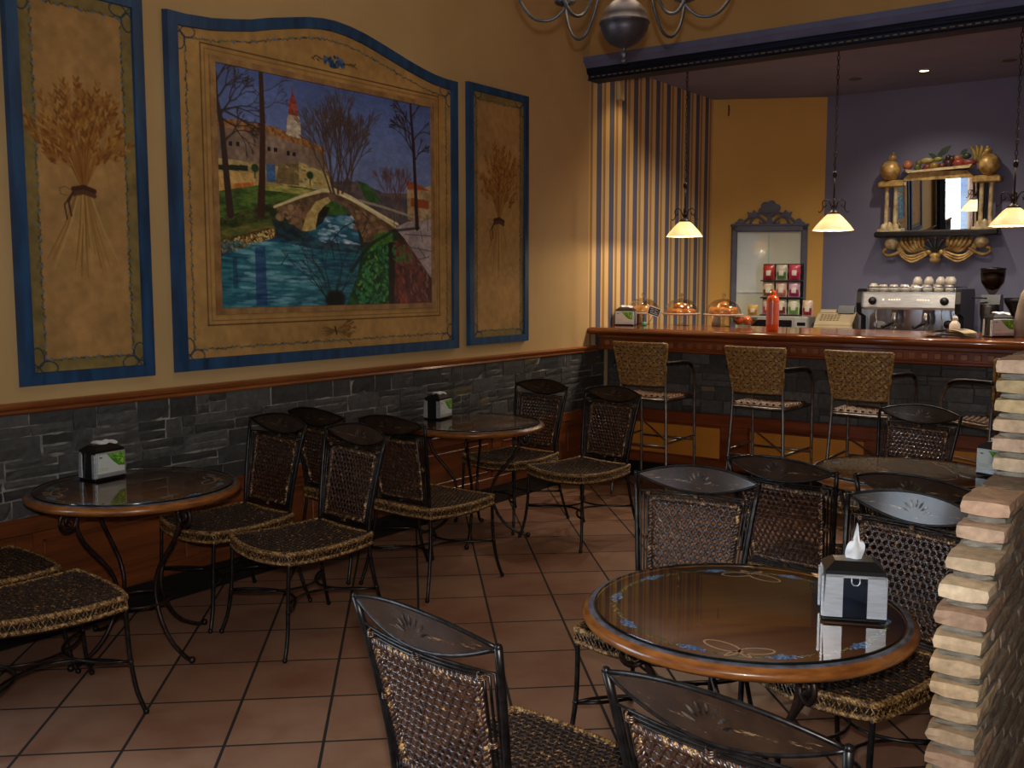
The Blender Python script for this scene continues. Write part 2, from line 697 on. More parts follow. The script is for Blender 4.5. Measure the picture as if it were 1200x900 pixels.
M['lens_plate'] = plate_mat()
M['cutout'] = mat('bent_metal_rays', rgb(38, 30, 26), rgb(150, 140, 128), rough=0.4, metal=0.6, scale=25)
M['stool_steel'] = mat('satin_steel', rgb(165, 160, 155), rgb(130, 125, 120), rough=0.32, metal=0.9, scale=30)
M['stool_arm'] = mat('dark_arm_tube', rgb(48, 42, 40), rgb(30, 26, 25), rough=0.3, metal=0.6, scale=20)
M['table_wood'] = wood_mat('table_top_wood', rgb(122, 72, 34), rgb(90, 48, 20), axis=0, rough=0.6, coat=0.0, space='Object')
M['table_rim'] = mat('table_rim_wood', rgb(154, 94, 42), rgb(112, 62, 26), rough=0.3, scale=14, stretch=(1, 1, 6), coat=0.4)
M['table_line'] = mat('blue_grey_rim_line', rgb(96, 104, 124), rgb(60, 56, 58), rough=0.45, scale=30)
M['glass'] = glass_mat('clear_glass', (0.96, 0.98, 0.97), 1.7)
M['dome_glass'] = glass_mat('dome_glass', (0.84, 0.80, 0.72), 2.0, 0.06, .13)
M['glass_edge'] = mat('dark_glass_edge', rgb(18, 26, 24), rgb(10, 14, 14), rough=0.15, scale=5)
M['black_plastic'] = mat('black_plastic', rgb(24, 24, 25), rgb(18, 18, 19), rough=0.32, scale=12)
M['chrome'] = mat('brushed_chrome', rgb(224, 226, 230), rgb(200, 203, 208), rough=0.36, metal=0.7, scale=14, stretch=(1, 1, 8))
M['steel'] = mat('polished_steel', rgb(200, 200, 200), rgb(175, 175, 178), rough=0.2, metal=0.95, scale=10)
M['paper'] = mat('white_paper', rgb(238, 238, 240), rgb(222, 222, 226), rough=0.9, scale=30)
M['mirror'] = mat('mirror_glass', (0.92, 0.93, 0.95), (0.92, 0.93, 0.95), rough=0.0, metal=1.0, scale=1)
M['brass'] = mat('aged_brass', rgb(150, 112, 66), rgb(96, 66, 36), rough=0.35, metal=0.8, scale=18)
M['porcelain'] = mat('porcelain', rgb(226, 218, 204), rgb(210, 200, 186), rough=0.2, coat=0.6, scale=10)


def rattan_mat(name, dark, mid, tan, rough=0.38, thr=(0.50, 0.60, 0.68), scale=55, coat=.25):
    N = Nodes(name)
    v = N.coord('Object', (1, 1, 1))
    f = N.noise(v, scale, 5, 0.7)
    N.l(N.ramp(f, [(thr[0], dark), (thr[1], mid), (thr[2], tan)]), N.b.inputs['Base Color'])
    N.set(rough=rough, spec=0.5, coat=coat, coat_rough=0.18)
    return N.m


M['cane'] = rattan_mat('brown_cane', rgb(50, 29, 20), rgb(80, 48, 32), rgb(190, 140, 84), rough=.28, thr=(0.50, 0.62, 0.74), coat=.6)
M['seat_weave'] = rattan_mat('dark_seat_cane', rgb(42, 25, 16), rgb(80, 50, 28), rgb(186, 138, 78), rough=0.6, thr=(0.50, 0.58, 0.66), scale=70, coat=0.0)
M['seat_core'] = mat('seat_core', rgb(24, 15, 10), rgb(16, 10, 7), rough=0.9, scale=30)
M['braid'] = rattan_mat('tan_braid', rgb(52, 32, 18), rgb(136, 98, 52), rgb(206, 164, 104), rough=0.5, thr=(0.40, 0.52, 0.64), scale=80)
M['wrap'] = rattan_mat('wrapped_cane', rgb(48, 29, 20), rgb(82, 52, 34), rgb(214, 168, 104), rough=0.30, thr=(0.46, 0.55, 0.64), scale=60)
M['seagrass'] = rattan_mat('seagrass_weave', rgb(104, 70, 34), rgb(150, 108, 54), rgb(200, 158, 92), rough=0.5, thr=(0.38, 0.52, 0.66), scale=60)


# ------------------------------------------------------------------ the room
YC0 = 7.13
YB = 6.92     # plane of the beam and of the wall above the bar
CEIL, BCEIL = 4.05, 3.35
XR, YF, YR, XD = 9.0, 9.72, -3.05, 0.95

# floor: terracotta tiles laid at an angle, dark joints


def floor_mat():
    N = Nodes('terracotta_tiles')
    g = N.n('ShaderNodeNewGeometry')
    mp = N.n('ShaderNodeMapping')
    th = R(41.8)
    mp.inputs['Rotation'].default_value = (0, 0, -th)
    N.l(g.outputs['Position'], mp.inputs['Vector'])
    off = N.n('ShaderNodeVectorMath', operation='ADD')
    off.inputs[1].default_value = (10.2 - 0.1445, 11.55 - 0.155, 0)
    N.l(mp.outputs[0], off.inputs[0])
    br = N.n('ShaderNodeTexBrick')
    br.offset = 0.0
    br.squash = 1.0
    br.inputs['Scale'].default_value = 1.0
    br.inputs['Brick Width'].default_value = 0.34
    br.inputs['Row Height'].default_value = 0.385
    br.inputs['Mortar Size'].default_value = 0.0062
    br.inputs['Mortar Smooth'].default_value = 0.2
    br.inputs['Bias'].default_value = 0.0
    br.inputs['Color1'].default_value = (*rgb(158, 118, 94), 1)
    br.inputs['Color2'].default_value = (*rgb(142, 102, 82), 1)
    br.inputs['Mortar'].default_value = (*rgb(30, 26, 24), 1)
    N.l(off.outputs[0], br.inputs['Vector'])
    n1 = N.noise(g.outputs['Position'], 3.2, 5, 0.6)
    mx = N.n('ShaderNodeMix', data_type='RGBA', blend_type='MULTIPLY')
    mx.inputs[0].default_value = 1.0
    N.l(br.outputs['Color'], mx.inputs[6])
    N.l(N.ramp(n1, [(0.36, (0.82, 0.72, 0.66)), (0.52, (1.0, 1.0, 1.0)), (0.7, (1.12, 1.16, 1.12))]), mx.inputs[7])
    N.l(mx.outputs[2], N.b.inputs['Base Color'])
    N.l(N.ramp(br.outputs['Fac'], [(0.0, (0.42,) * 3), (1.0, (0.85,) * 3)]), N.b.inputs['Roughness'])
    inv = N.n('ShaderNodeMath', operation='SUBTRACT')
    inv.inputs[0].default_value = 1.0
    N.l(br.outputs['Fac'], inv.inputs[1])
    n2 = N.noise(g.outputs['Position'], 9, 4)
    ad = N.n('ShaderNodeMath', operation='MULTIPLY_ADD')
    ad.inputs[1].default_value = 0.25
    N.l(n2, ad.inputs[0])
    N.l(inv.outputs[0], ad.inputs[2])
    N.bump(ad.outputs[0], 0.5, 0.003)
    return N.m


struct('floor', MB().box((-0.3, YR - 0.2, -0.12), (XR + .2, YF + .2, 0.0)), floor_mat())
struct('ceiling', MB().box((-0.3, YR - 0.2, CEIL), (XR + .2, YB + 0.1, CEIL + .12)), M['ceiling'])
struct('ceiling_bar', MB().box((-0.3, YB + 0.02, BCEIL), (XR + .2, YF + .2, BCEIL + .12)), M['bar_ceiling'])


def stripe_mat():
    N = Nodes('striped_wallpaper')
    g = N.n('ShaderNodeNewGeometry')
    sp = N.n('ShaderNodeSeparateXYZ')
    N.l(g.outputs['Position'], sp.inputs[0])
    a = N.n('ShaderNodeMath', operation='SUBTRACT')
    a.inputs[1].default_value = 7.113 - 2.0
    N.l(sp.outputs['Y'], a.inputs[0])
    d = N.n('ShaderNodeMath', operation='MODULO')
    d.inputs[1].default_value = 0.2
    N.l(a.outputs[0], d.inputs[0])
    e = N.n('ShaderNodeMath', operation='DIVIDE')
    e.inputs[1].default_value = 0.2
    N.l(d.outputs[0], e.inputs[0])
    bei, tan_, brn, blu, edge = rgb(226, 192, 136), rgb(190, 150, 96), rgb(132, 100, 62), rgb(98, 100, 124), rgb(76, 76, 92)
    rp = N.n('ShaderNodeValToRGB')
    rp.color_ramp.interpolation = 'CONSTANT'
    stops = [(0.0, bei), (0.12, brn), (0.16, tan_), (0.22, brn), (0.26, tan_), (0.31, bei), (0.62, edge), (0.65, blu), (0.97, edge)]
    el = rp.color_ramp.elements
    while len(el) < len(stops):
        el.new(0.5)
    for i, (p, c) in enumerate(stops):
        el[i].position = p
        el[i].color = (*c, 1)
    N.l(e.outputs[0], rp.inputs[0])
    N.l(rp.outputs[0], N.b.inputs['Base Color'])
    N.set(rough=0.75, spec=0.25)
    return N.m


T = 0.15
wl = MB()
wl.box((-T, 1.12, 0.0), (0.0, YB, CEIL))
wl.box((-T, YR, 0.0), (0.0, -1.9, CEIL))
wl.box((-T, -1.9, 0.0), (0.0, 1.12, .5))
wl.box((-T, -1.9, 2.65), (0.0, 1.12, CEIL))
struct('wall_left', wl, M['plaster'])
struct('wall_left_bar', MB().box((-T, YB, 0.0), (0.0, 9.30, BCEIL)), stripe_mat())
# angled yellow wall across the corner
dy = MB()
dy.prism([(0.0, 9.22), (XD, YF), (XD, YF + .2), (-.15, YF + .2), (-.15, 9.22)], 2, 0.0, BCEIL)
struct('wall_corner', dy, M['yellow'])
struct('wall_bar_back', MB().box((XD, YF, 0.0), (XR, YF + .15, BCEIL)), M['purple'])
struct('wall_soffit', MB().box((0.0, YB, BCEIL - 0.02), (XR, YB + .12, CEIL)), M['soffit'])
struct('wall_far_right', MB().box((XR, YR, 0.0), (XR + T, YF, CEIL)), M['backwall'])
# street wall behind the camera with two window openings
wz0, wz1 = 0.45, 2.75
wr = MB()
wins = [(2.0, 4.0), (4.9, 6.9), (7.3, 8.8)]
xs = [0.0, 2.0, 4.0, 4.9, 6.9, 7.3, 8.8, XR]
for i in range(0, 8, 2):
    wr.box((xs[i], YR - T, 0.0), (xs[i + 1], YR, CEIL))
for (a, b) in wins:
    wr.box((a, YR - T, 0.0), (b, YR, wz0))
    wr.box((a, YR - T, wz1), (b, YR, CEIL))
struct('wall_street', wr, M['backwall'])
curt = mat('dark_curtain', rgb(34, 36, 52), rgb(24, 25, 38), rough=0.9, scale=6, stretch=(6, 1, 0.3))
for i, (a, b) in enumerate(wins):
    fr = MB()
    for (x0, x1, z0, z1) in ((a, a + .06, wz0, wz1), (b - .06, b, wz0, wz1), (a, b, wz0, wz0 + .06), (a, b, wz1 - .06, wz1), ((a + b) / 2 - .03, (a + b) / 2 + .03, wz0, wz1)):
        fr.box((x0, YR - .10, z0), (x1, YR - .04, z1), bev=.008)
    w_ = struct('window_%d' % (i + 1), fr, M['wood_wall'])
    gp = MB().box((a + .06, YR - .075, wz0 + .06), (b - .06, YR - .067, wz1 - .06))
    gp.build('pane', M['glass'], w_)
    for (s, cx) in (((-1, a - .02), (1, b + .02)) if i < 2 else ()):
        cb = MB()
        def cf(u, v, cx=cx):
            x = cx + (u - .5) * .46
            return (x, YR + .10 + .035 * math.sin(u * 34), lerp(0.03, 2.95, v))
        cb.grid(cf, 48, 2)
        def cf2(u, v, cx=cx):
            p = cf(u, v, cx)
            return (p[0], p[1] + .006, p[2])
        cb.grid(cf2, 48, 2)
        tag(cb.build('curtain', curt, fix=False), 'dark curtain beside a street window behind the camera', 'curtain', 'street window curtains')
sf_ = MB()
for (y0, y1, z0, z1) in ((-1.9, -1.83, .5, 2.65), (1.05, 1.12, .5, 2.65), (-1.9, 1.12, .5, .57), (-1.9, 1.12, 2.58, 2.65)):
    sf_.box((-.11, y0, z0), (-.04, y1, z1), bev=.008)
sw_ = struct('window_4', sf_, M['wood_wall'])
MB().box((-.075, -1.83, .57), (-.067, 1.05, 2.58)).build('pane', M['glass'], sw_)
for (ya, yb_) in ((1.14, 1.48), (-2.55, -1.92)):
    cb = MB()
    for o_ in (0, .006):
        cb.grid(lambda u, v, o_=o_: (.10 + o_ + .035 * math.sin(u * 40), lerp(ya, yb_, u), lerp(.03, 2.95, v)), 48, 2)
    tag(cb.build('curtain', curt, fix=False), 'dark curtain beside the side window, outside the left edge of the photo', 'curtain', 'side window curtains')
# pavement and the pale building front over the street (seen through the panes and in the bar mirror)
pav = mat('pavement', rgb(200, 200, 200), rgb(180, 180, 184), rough=0.9, scale=2, space='World')
struct('ground_street', MB().box((-12, -16, -.15), (20, YR - T, -.02)).box((-12, YR - T, -.15), (-.32, 8, -.02)), pav)
fa = MB()
fa.box((-12, -16.3, -.02), (20, -16, 7))
struct('wall_over_street', fa, mat('render_facade', rgb(190, 200, 215), rgb(170, 182, 200), rough=0.9, scale=9, space='World'))

# soffit cornice: violet ledge on top, dark blue fascia with gilt beading
bm_ = MB()
bm_.prism([(YB - .10, 3.335), (YB + .02, 3.335), (YB + .02, 3.25), (YB - .06, 3.255), (YB - .085, 3.285), (YB - .10, 3.295)], 0, 0.001, XR, 0)
beam = struct('beam_cornice', bm_, M['beam_light'])
fb = MB().prism([(YB - .055, 3.256), (YB - .045, 3.22), (YB - .025, 3.205), (YB - .025, 3.180), (YB - .04, 3.165), (YB + .115, 3.165), (YB + .115, 3.25), (YB + .0, 3.256)], 0, 0.002, XR, 0)
for k in range(3):
    fb.tube([(0.002, YB - .053 + k * .006, 3.246 - k * .014), (XR, YB - .053 + k * .006, 3.246 - k * .014)], 0.006, 6)
fb.build('fascia', M['beam_dark'], beam)
gb = MB()
x = 0.03
while x < 5.6:
    gb.box((x, YB - .031, 3.188), (x + .028, YB - .022, 3.195))
    x += 0.05
gb.build('gilt_beading', M['gilt_thread'], beam)

# ------------------------------------------------------------------ stone cladding, rail, wainscot
rnd = random.Random(11)


def slate_cladding(L, z0, z1, axis_fn, name, seed, hmin=.05, hmax=.10, light=1.0, bed=None):
    r = random.Random(seed)
    mb = MB()
    mg = MB()
    z = z0
    rows = []
    while z < z1 - 0.03:
        h = r.uniform(hmin, hmax)
        if z + h > z1 - 0.035:
            h = z1 - z
        rows.append((z, h))
        z += h
    for (z, h) in rows:
        x = -r.uniform(0, .15)
        while x < L:
            w = r.uniform(.07, .30)
            x0, x1 = max(0, x), min(L, x + w)
            if x1 - x0 > .015:
                subs = [(z, h)]
                if h > .058 and r.random() < .45:
                    k = r.uniform(.4, .6)
                    subs = [(z, h * k), (z + h * k, h * (1 - k))]
                for (zz, hh) in subs:
                    g = r.uniform(.72, 1.2)
                    base = (72, 71, 71) if r.random() > .02 else (98, 88, 66)
                    cc = rgb(*[min(255, b * g * light) for b in base])
                    d = r.uniform(.016, .024)
                    gx, gz = r.uniform(.002, .0075), r.uniform(.0015, .0055)
                    # slightly irregular stone face
                    a0, a1, b0, b1 = x0 + gx, x1 - gx, zz + gz, zz + hh - gz
                    n_u, n_v = 4, 2
                    vs, fs = [], []
                    jit = {}
                    for j in range(n_v + 1):
                        for i in range(n_u + 1):
                            e = (i in (0, n_u)) or (j in (0, n_v))
                            uu = lerp(a0, a1, i / n_u) + (r.uniform(-.003, .003))
                            ww = lerp(b0, b1, j / n_v) + (r.uniform(-.0025, .0025))
                            uu = min(max(uu, 0), L)
                            vs.append(axis_fn(uu, d + r.uniform(-.0022, .0022) - (.003 if e else 0), ww))
                    for j in range(n_v):
                        for i in range(n_u):
                            q = j * (n_u + 1) + i
                            fs.append((q, q + 1, q + n_u + 2, q + n_u + 1))
                    nb = len(vs)
                    ring = [i for i in range(n_u)] + [(j + 1) * (n_u + 1) - 1 for j in range(n_v)] + [n_v * (n_u + 1) + i for i in range(n_u, 0, -1)] + [j * (n_u + 1) for j in range(n_v, 0, -1)]
                    # side walls down to the mortar
                    for q in ring:
                        p = vs[q]
                        base_p = axis_fn(0, 0, 0)
                        ax = axis_fn(0, 1, 0)
                        nrm = Vector(ax) - Vector(base_p)
                        pv = Vector(p) - nrm * ((Vector(p) - Vector(base_p)).dot(nrm) - .001)
                        vs.append(tuple(pv))
                    m_ = len(ring)
                    for i in range(m_):
                        j = (i + 1) % m_
                        fs.append((ring[i], ring[j], nb + j, nb + i))
                    mb.add(vs, fs, 0, False, cc)
            x += w
    o = tag(mb.build(name, M['slate']), kind='structure')
    mg.add([axis_fn(0, .0005, z0), axis_fn(L, .0005, z0), axis_fn(L, .0005, z1), axis_fn(0, .0005, z1),
            axis_fn(0, .0125, z0), axis_fn(L, .0125, z0), axis_fn(L, .0125, z1), axis_fn(0, .0125, z1)],
           [(0, 1, 2, 3), (4, 5, 6, 7), (0, 1, 5, 4), (1, 2, 6, 5), (2, 3, 7, 6), (3, 0, 4, 7)])
    mg.build('mortar_bed', bed or M['mortar'], o)
    return o


M['slate'] = vcol_mat('slate_stone', rough=0.62, spec=0.45, grain=0.55, bump=0.5, gscale=34, bdist=0.004)
M['mortar'] = mat('pale_mortar', rgb(160, 155, 148), rgb(78, 76, 75), rough=0.95, scale=7, p=(.38, .58))
slate_cladding(YC0 + .03 - .2, 0.565, 1.03, lambda u, d, z: (d, 0.2 + u, z), 'wall_left_stone', 5)

rl = MB()
prof = [(0.0, 1.02), (0.022, 1.02), (0.030, 1.028), (0.026, 1.040), (0.040, 1.050), (0.045, 1.062), (0.030, 1.070), (0.0, 1.072)]
for (seg0, seg1) in ((0.2, YC0 - .11),):
    rl.prism([(p[0], p[1]) for p in prof], 1, seg0, seg1)
struct('trim_1', rl, M['wood_rail'])
# wooden wainscot with framed panels
wn = MB()
wn.box((0.0, 0.2, 0.13), (0.014, YB + .21, 0.565))
wn.box((0.0, 0.2, 0.49), (0.030, YB + .21, 0.565), bev=.006)
wn.box((0.0, 0.2, 0.13), (0.026, YB + .21, 0.20), bev=.005)
y = 0.45
while y < YB:
    wn.box((0.014, y, 0.20), (0.027, y + .075, 0.49), bev=.004)
    # raised moulding inside each panel
    a, b = y + .075 + .05, y + 0.86 - .05
    b = min(b, YB + .1)
    if b - a > .2:
        for (y0, y1, z0, z1) in ((a, b, .24, .252), (a, b, .438, .45), (a, a + .012, .24, .45), (b - .012, b, .24, .45)):
            wn.box((0.012, y0, z0), (0.024, y1, z1), bev=.003)
    y += 0.86
struct('wall_left_wainscot', wn, M['wood_wall'])
struct('baseboard_left', MB().box((0.0, 0.2, 0.0), (0.020, YB + .21, 0.132), bev=.004), M['plinth'])

# ------------------------------------------------------------------ brick partition on the right
M['brick'] = vcol_mat('old_brick', rough=0.85, spec=0.25, grain=0.45, bump=0.6, gscale=38, bdist=0.004)
M['brick_mortar'] = mat('brick_mortar', rgb(150, 142, 126), rgb(118, 110, 98), rough=0.95, scale=26, bump=0.8, bscale=60, bdist=.006, space='World')


def tone(c, k):
    return rgb(*[min(255, q * k) for q in c])


def rough_brick(mb, lo, hi, c, r, amp=0.003, cuts=(3, 2, 2)):
    """a weathered brick: subdivided box with worn corners"""
    cx, cy, cz = [(a + b) / 2 for a, b in zip(lo, hi)]
    hx, hy, hz = [(b - a) / 2 for a, b in zip(lo, hi)]
    nx = max(1, round((hi[0] - lo[0]) / .035))
    ny = max(1, round((hi[1] - lo[1]) / .035))
    nz = 2
    idx = {}
    vs, fs = [], []

    def vid(i, j, k):
        if (i, j, k) not in idx:
            p = [lo[0] + (hi[0] - lo[0]) * i / nx, lo[1] + (hi[1] - lo[1]) * j / ny, lo[2] + (hi[2] - lo[2]) * k / nz]
            e = (i in (0, nx)) + (j in (0, ny)) + (k in (0, nz))
            sh = (0, 0, .0022, .005)[e]
            for a, cc_ in enumerate((cx, cy, cz)):
                if (i, j, k)[a] in (0, (nx, ny, nz)[a]):
                    p[a] += (sh if p[a] < cc_ else -sh)
                p[a] += r.uniform(-amp, amp) * (0.6 if a == 2 else 1)
            idx[(i, j, k)] = len(vs)
            vs.append(tuple(p))
        return idx[(i, j, k)]
    for i in range(nx):
        for j in range(ny):
            for k in (0, nz):
                fs.append((vid(i, j, k), vid(i + 1, j, k), vid(i + 1, j + 1, k), vid(i, j + 1, k)))
    for i in range(nx):
        for k in range(nz):
            for j in (0, ny):
                fs.append((vid(i, j, k), vid(i + 1, j, k), vid(i + 1, j, k + 1), vid(i, j, k + 1)))
    for j in range(ny):
        for k in range(nz):
            for i in (0, nx):
                fs.append((vid(i, j, k), vid(i, j + 1, k), vid(i, j + 1, k + 1), vid(i, j, k + 1)))
    mb.add(vs, fs, 0, False, c)


def brick_partition():
    r = random.Random(4)
    bx0, bx1 = 3.72, 3.835
    mb, mm = MB(), MB()
    joints, starts = [], []
    P_ = 0.0558
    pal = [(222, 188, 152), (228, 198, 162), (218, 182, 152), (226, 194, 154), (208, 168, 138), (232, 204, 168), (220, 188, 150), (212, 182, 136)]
    z = 0.0
    k = 0
    while z < 1.365 - .02:
        zc = z + P_ / 2
        if zc < 0.86:
            y0 = 2.43 + max(0, zc - .45) * .09
        elif zc < 0.92:
            y0 = 2.505
        elif zc < 0.965:
            y0 = 2.565
        elif zc < 1.03:
            y0 = 2.655
        elif zc < 1.08:
            y0 = 2.70
        else:
            y0 = 3.07
        y0 += r.uniform(-.006, .006) * (2.2 if zc > 1.08 else 1)
        hgt = .0405 + r.uniform(-.003, .002)
        # mortar, set back a little all round
        rough_brick(mm, (bx0 + .014, y0 + .018, z - .002), (bx1 - .005, 5.2, z + hgt - .002), (1, 1, 1), r, .003)
        joints.append((z + hgt - .003, z + P_ + .001))
        starts.append(y0)
        y = y0
        first = True
        while y < 5.18:
            L = (.235 if (k % 2 == 0 or not first) else .115) + r.uniform(-.01, .01)
            y1 = min(y + L, 5.2)
            c = tone(pal[r.randrange(len(pal))], r.uniform(.90, 1.06)) if first else tone((160, 136, 114), r.uniform(.82, 1.0))  # end bricks paler; the long side's shade is put into its duller colour
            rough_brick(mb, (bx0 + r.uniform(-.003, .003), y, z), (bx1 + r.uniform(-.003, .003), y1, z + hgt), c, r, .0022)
            y = y1 + .011
            first = False
        z += P_
        k += 1
    for q in range(len(starts) - 1):
        rough_brick(mm, (bx0 + .012, max(starts[q], starts[q + 1]) + .014, joints[q][0]), (bx1 - .006, 5.2, joints[q][1]), (1, 1, 1), r, .0035)
    w = struct('wall_right', mb, M['brick'])
    mm.build('mortar', M['brick_mortar'], w)


brick_partition()

# ------------------------------------------------------------------ the bar
M['bar_bed'] = mat('dark_slate_bed', rgb(62, 62, 64), rgb(48, 48, 50), rough=.9, scale=9)
M['wood_dentil'] = wood_mat('dentil_wood', rgb(172, 104, 58), rgb(122, 66, 34), axis=0, space='World', rough=0.4)
YC = 7.13      # front of the bar counter
XE = 4.75      # its right end
bar = thing('bar_counter', 'long wooden bar counter with dark slate front and ochre panels below', 'bar counter', (0.01, YC, 0))


def bw(mb, name, m, parent=None):
    """build with vertices given in world space under a thing that is not rotated"""
    return mb


def part(name, mb, m, root, **kw):
    o = mb.build(name, m, parent=root, **kw)
    return o


ox, oy = 0.01, YC


def B(lo, hi, mb, **k):
    return mb.box((lo[0] - ox, lo[1] - oy, lo[2]), (hi[0] - ox, hi[1] - oy, hi[2]), **k)


mb = MB()
B((0.045, YC + .05, 0.0), (XE, YC + .50, 1.165), mb)
part('body', mb, M['wood_bar'], bar)
mb = MB()
B((0.045, YC + .015, 0.0), (XE, YC + .05, 0.132), mb, bev=.004)
part('plinth', mb, M['plinth'], bar)
st = slate_cladding(XE - .06, 0.565, 1.045, lambda u, d, z: (0.05 + u - ox, YC + .05 - d * .5 - oy, z), 'stone_front', 23, .06, .11, light=1.15, bed=M['bar_bed'])
st.parent = bar
del st['kind']
fr = MB()
B((0.045, YC + .03, 0.13), (XE, YC + .05, 0.565), fr)
B((0.045, YC + .0, 0.475), (XE, YC + .045, 0.566), fr, bev=.006)
B((0.045, YC + .0, 0.13), (XE, YC + .045, 0.205), fr, bev=.006)
panels = MB()
xp = 0.20
while xp < XE - .3:
    x1 = min(xp + .88, XE - .1)
    B((xp - .22 if xp > .3 else .045, YC + .0, 0.205), (xp, YC + .045, 0.475), fr, bev=.004)
    for (a, b, c_, d_) in ((xp, x1, .205, .218), (xp, x1, .455, .475), (xp, xp + .014, .21, .47), (x1 - .014, x1, .21, .47)):
        B((a, YC + .014, c_), (b, YC + .04, d_), fr, bev=.003)
    B((xp + .012, YC + .022, .215), (x1 - .012, YC + .034, .457), panels)
    xp += 1.10
part('wood_frame', fr, M['wood_bar'], bar)
part('ochre_panel', panels, M['bar_panel'], bar)
ap = MB()
B((0.04, YC - .10, 1.045), (XE + .02, YC + .05, 1.165), ap)
B((0.04, YC - .125, 1.130), (XE + .02, YC - .09, 1.165), ap, bev=.008)
B((0.04, YC - .12, 1.040), (XE + .02, YC - .09, 1.062), ap, bev=.006)
x = 0.10
while x < XE - .05:
    B((x, YC - .116, 1.075), (x + .045, YC - .099, 1.118), ap, bev=.004, mi=1)
    x += 0.082
part('apron', ap, [M['wood_bar'], M['wood_dentil']], bar)

wt = MB()
wt.box((0.002, YB, 1.166), (XE + .1, 7.88, 1.222), bev=.012)
wt.tube([(0.004, YB + .004, 1.194), (XE + .09, YB + .004, 1.194)], .024, 10)
tag(wt.build('bar_worktop', M['wood_bartop']), 'polished brown wooden worktop running along the whole bar', 'worktop')

bc = thing('back_counter', 'low back counter under the coffee machine behind the bar', 'counter', (2.4, 9.25, 0))
mb = MB().prism([(-1.42, .46), (-2.28, -.02), (2.6, -.02), (2.6, .46)], 2, 0.0, 0.94)
part('cabinet', mb, M['wood_bar'], bc)
mb = MB().prism([(-1.43, .465), (-2.30, -.01), (-2.30, -.06), (2.62, -.06), (2.62, .465)], 2, 0.94, 0.98)
part('counter_top', mb, M['wood_bartop'], bc)

# ------------------------------------------------------------------ rattan and iron dining chair (faces local +Y)
def rope(mb, pts, r, strands=2, pitch=.03, sr=None, n=5, closed=True, mi=0, norm=None):
    """strands twisted round a path"""
    pts = [Vector(p) for p in pts]
    if closed:
        pts = pts + [pts[0]]
    d = [0.0]
    for a, b in zip(pts, pts[1:]):
        d.append(d[-1] + (b - a).length)
    L = d[-1]
    steps = max(8, int(L / pitch * 7))
    sr = sr or r * .62
    out = [[] for _ in range(strands)]
    j = 0
    for i in range(steps + (0 if closed else 1)):
        s = L * i / steps
        while j < len(d) - 2 and d[j + 1] < s:
            j += 1
        t = (s - d[j]) / max(1e-9, d[j + 1] - d[j])
        p = pts[j].lerp(pts[j + 1], t)
        tg = (pts[j + 1] - pts[j]).normalized()
        u = tg.cross(Vector((0.05, 0.1, 1)))
        if u.length < .2:
            u = tg.cross(Vector((0, 1, .05)))
        u.normalize()
        w = tg.cross(u)
        turns = round(L / pitch)
        for k in range(strands):
            a = 2 * PI * (s / L * turns + k / strands)
            out[k].append(p + (u * math.cos(a) + w * math.sin(a)) * r * .55)
    for o_ in out:
        mb.tube(o_, sr, n, mi=mi, closed=closed)


def ribbon(mb, P2, mapf, wv, th, mi=0):
    """flat strand through 2-D points (a,b,offset)"""
    n = len(P2)
    if n < 2:
        return
    vs, fs = [], []
    for i in range(n):
        a, b, o = P2[i]
        a1, b1, _ = P2[min(i + 1, n - 1)]
        a0, b0, _ = P2[max(i - 1, 0)]
        dx, dy = a1 - a0, b1 - b0
        L = math.hypot(dx, dy) or 1
        px, py = -dy / L * wv, dx / L * wv
        vs += [mapf(a + px, b + py, o), mapf(a, b, o + th), mapf(a - px, b - py, o), mapf(a, b, o - th)]
    for i in range(n - 1):
        for k in range(4):
            fs.append((i * 4 + k, i * 4 + (k + 1) % 4, i * 4 + 4 + (k + 1) % 4, i * 4 + 4 + k))
    mb.add(vs, fs, mi, True)


def kagome(mb, inside, bb, p, mapf, wv=.0042, th=.0024, amp=.0014, step=.0075, mi=0):
    x0, x1, y0, y1 = bb
    D = math.hypot(x1 - x0, y1 - y0)
    cx, cy = (x0 + x1) / 2, (y0 + y1) / 2
    for f in range(3):
        an = R(90 + 60 * f)
        nx, ny = math.cos(an), math.sin(an)
        tx, ty = -ny, nx
        m = -int(D / 2 / p) - 1
        while m * p < D / 2 + p:
            c = (m + .5) * p
            run = []
            s = -D / 2
            while s <= D / 2:
                X = cx + nx * c + tx * s
                Y = cy + ny * c + ty * s
                if inside(X, Y):
                    o = amp * math.cos(PI * s / (.577 * p) + PI * (m + f))
                    run.append((X, Y, o))
                elif run:
                    ribbon(mb, run, mapf, wv, th, mi)
                    run = []
                s += step
            if run:
                ribbon(mb, run, mapf, wv, th, mi)
            m += 1


def back_hw(z):
    return 0.188 + 0.042 * ((z - .45) / .435) ** 1.3 if z > .45 else 0.188


def back_pt(u, z, off=0.0):
    """point on the curved, leaning back; u in -1..1 across, off towards the front"""
    t = max(0.0, (z - .45) / .435)
    y = -.228 - .075 * t ** 1.35 - .030 * (1 - u * u) * min(1, t * 1.5)
    return (u * back_hw(z), y + off, z)


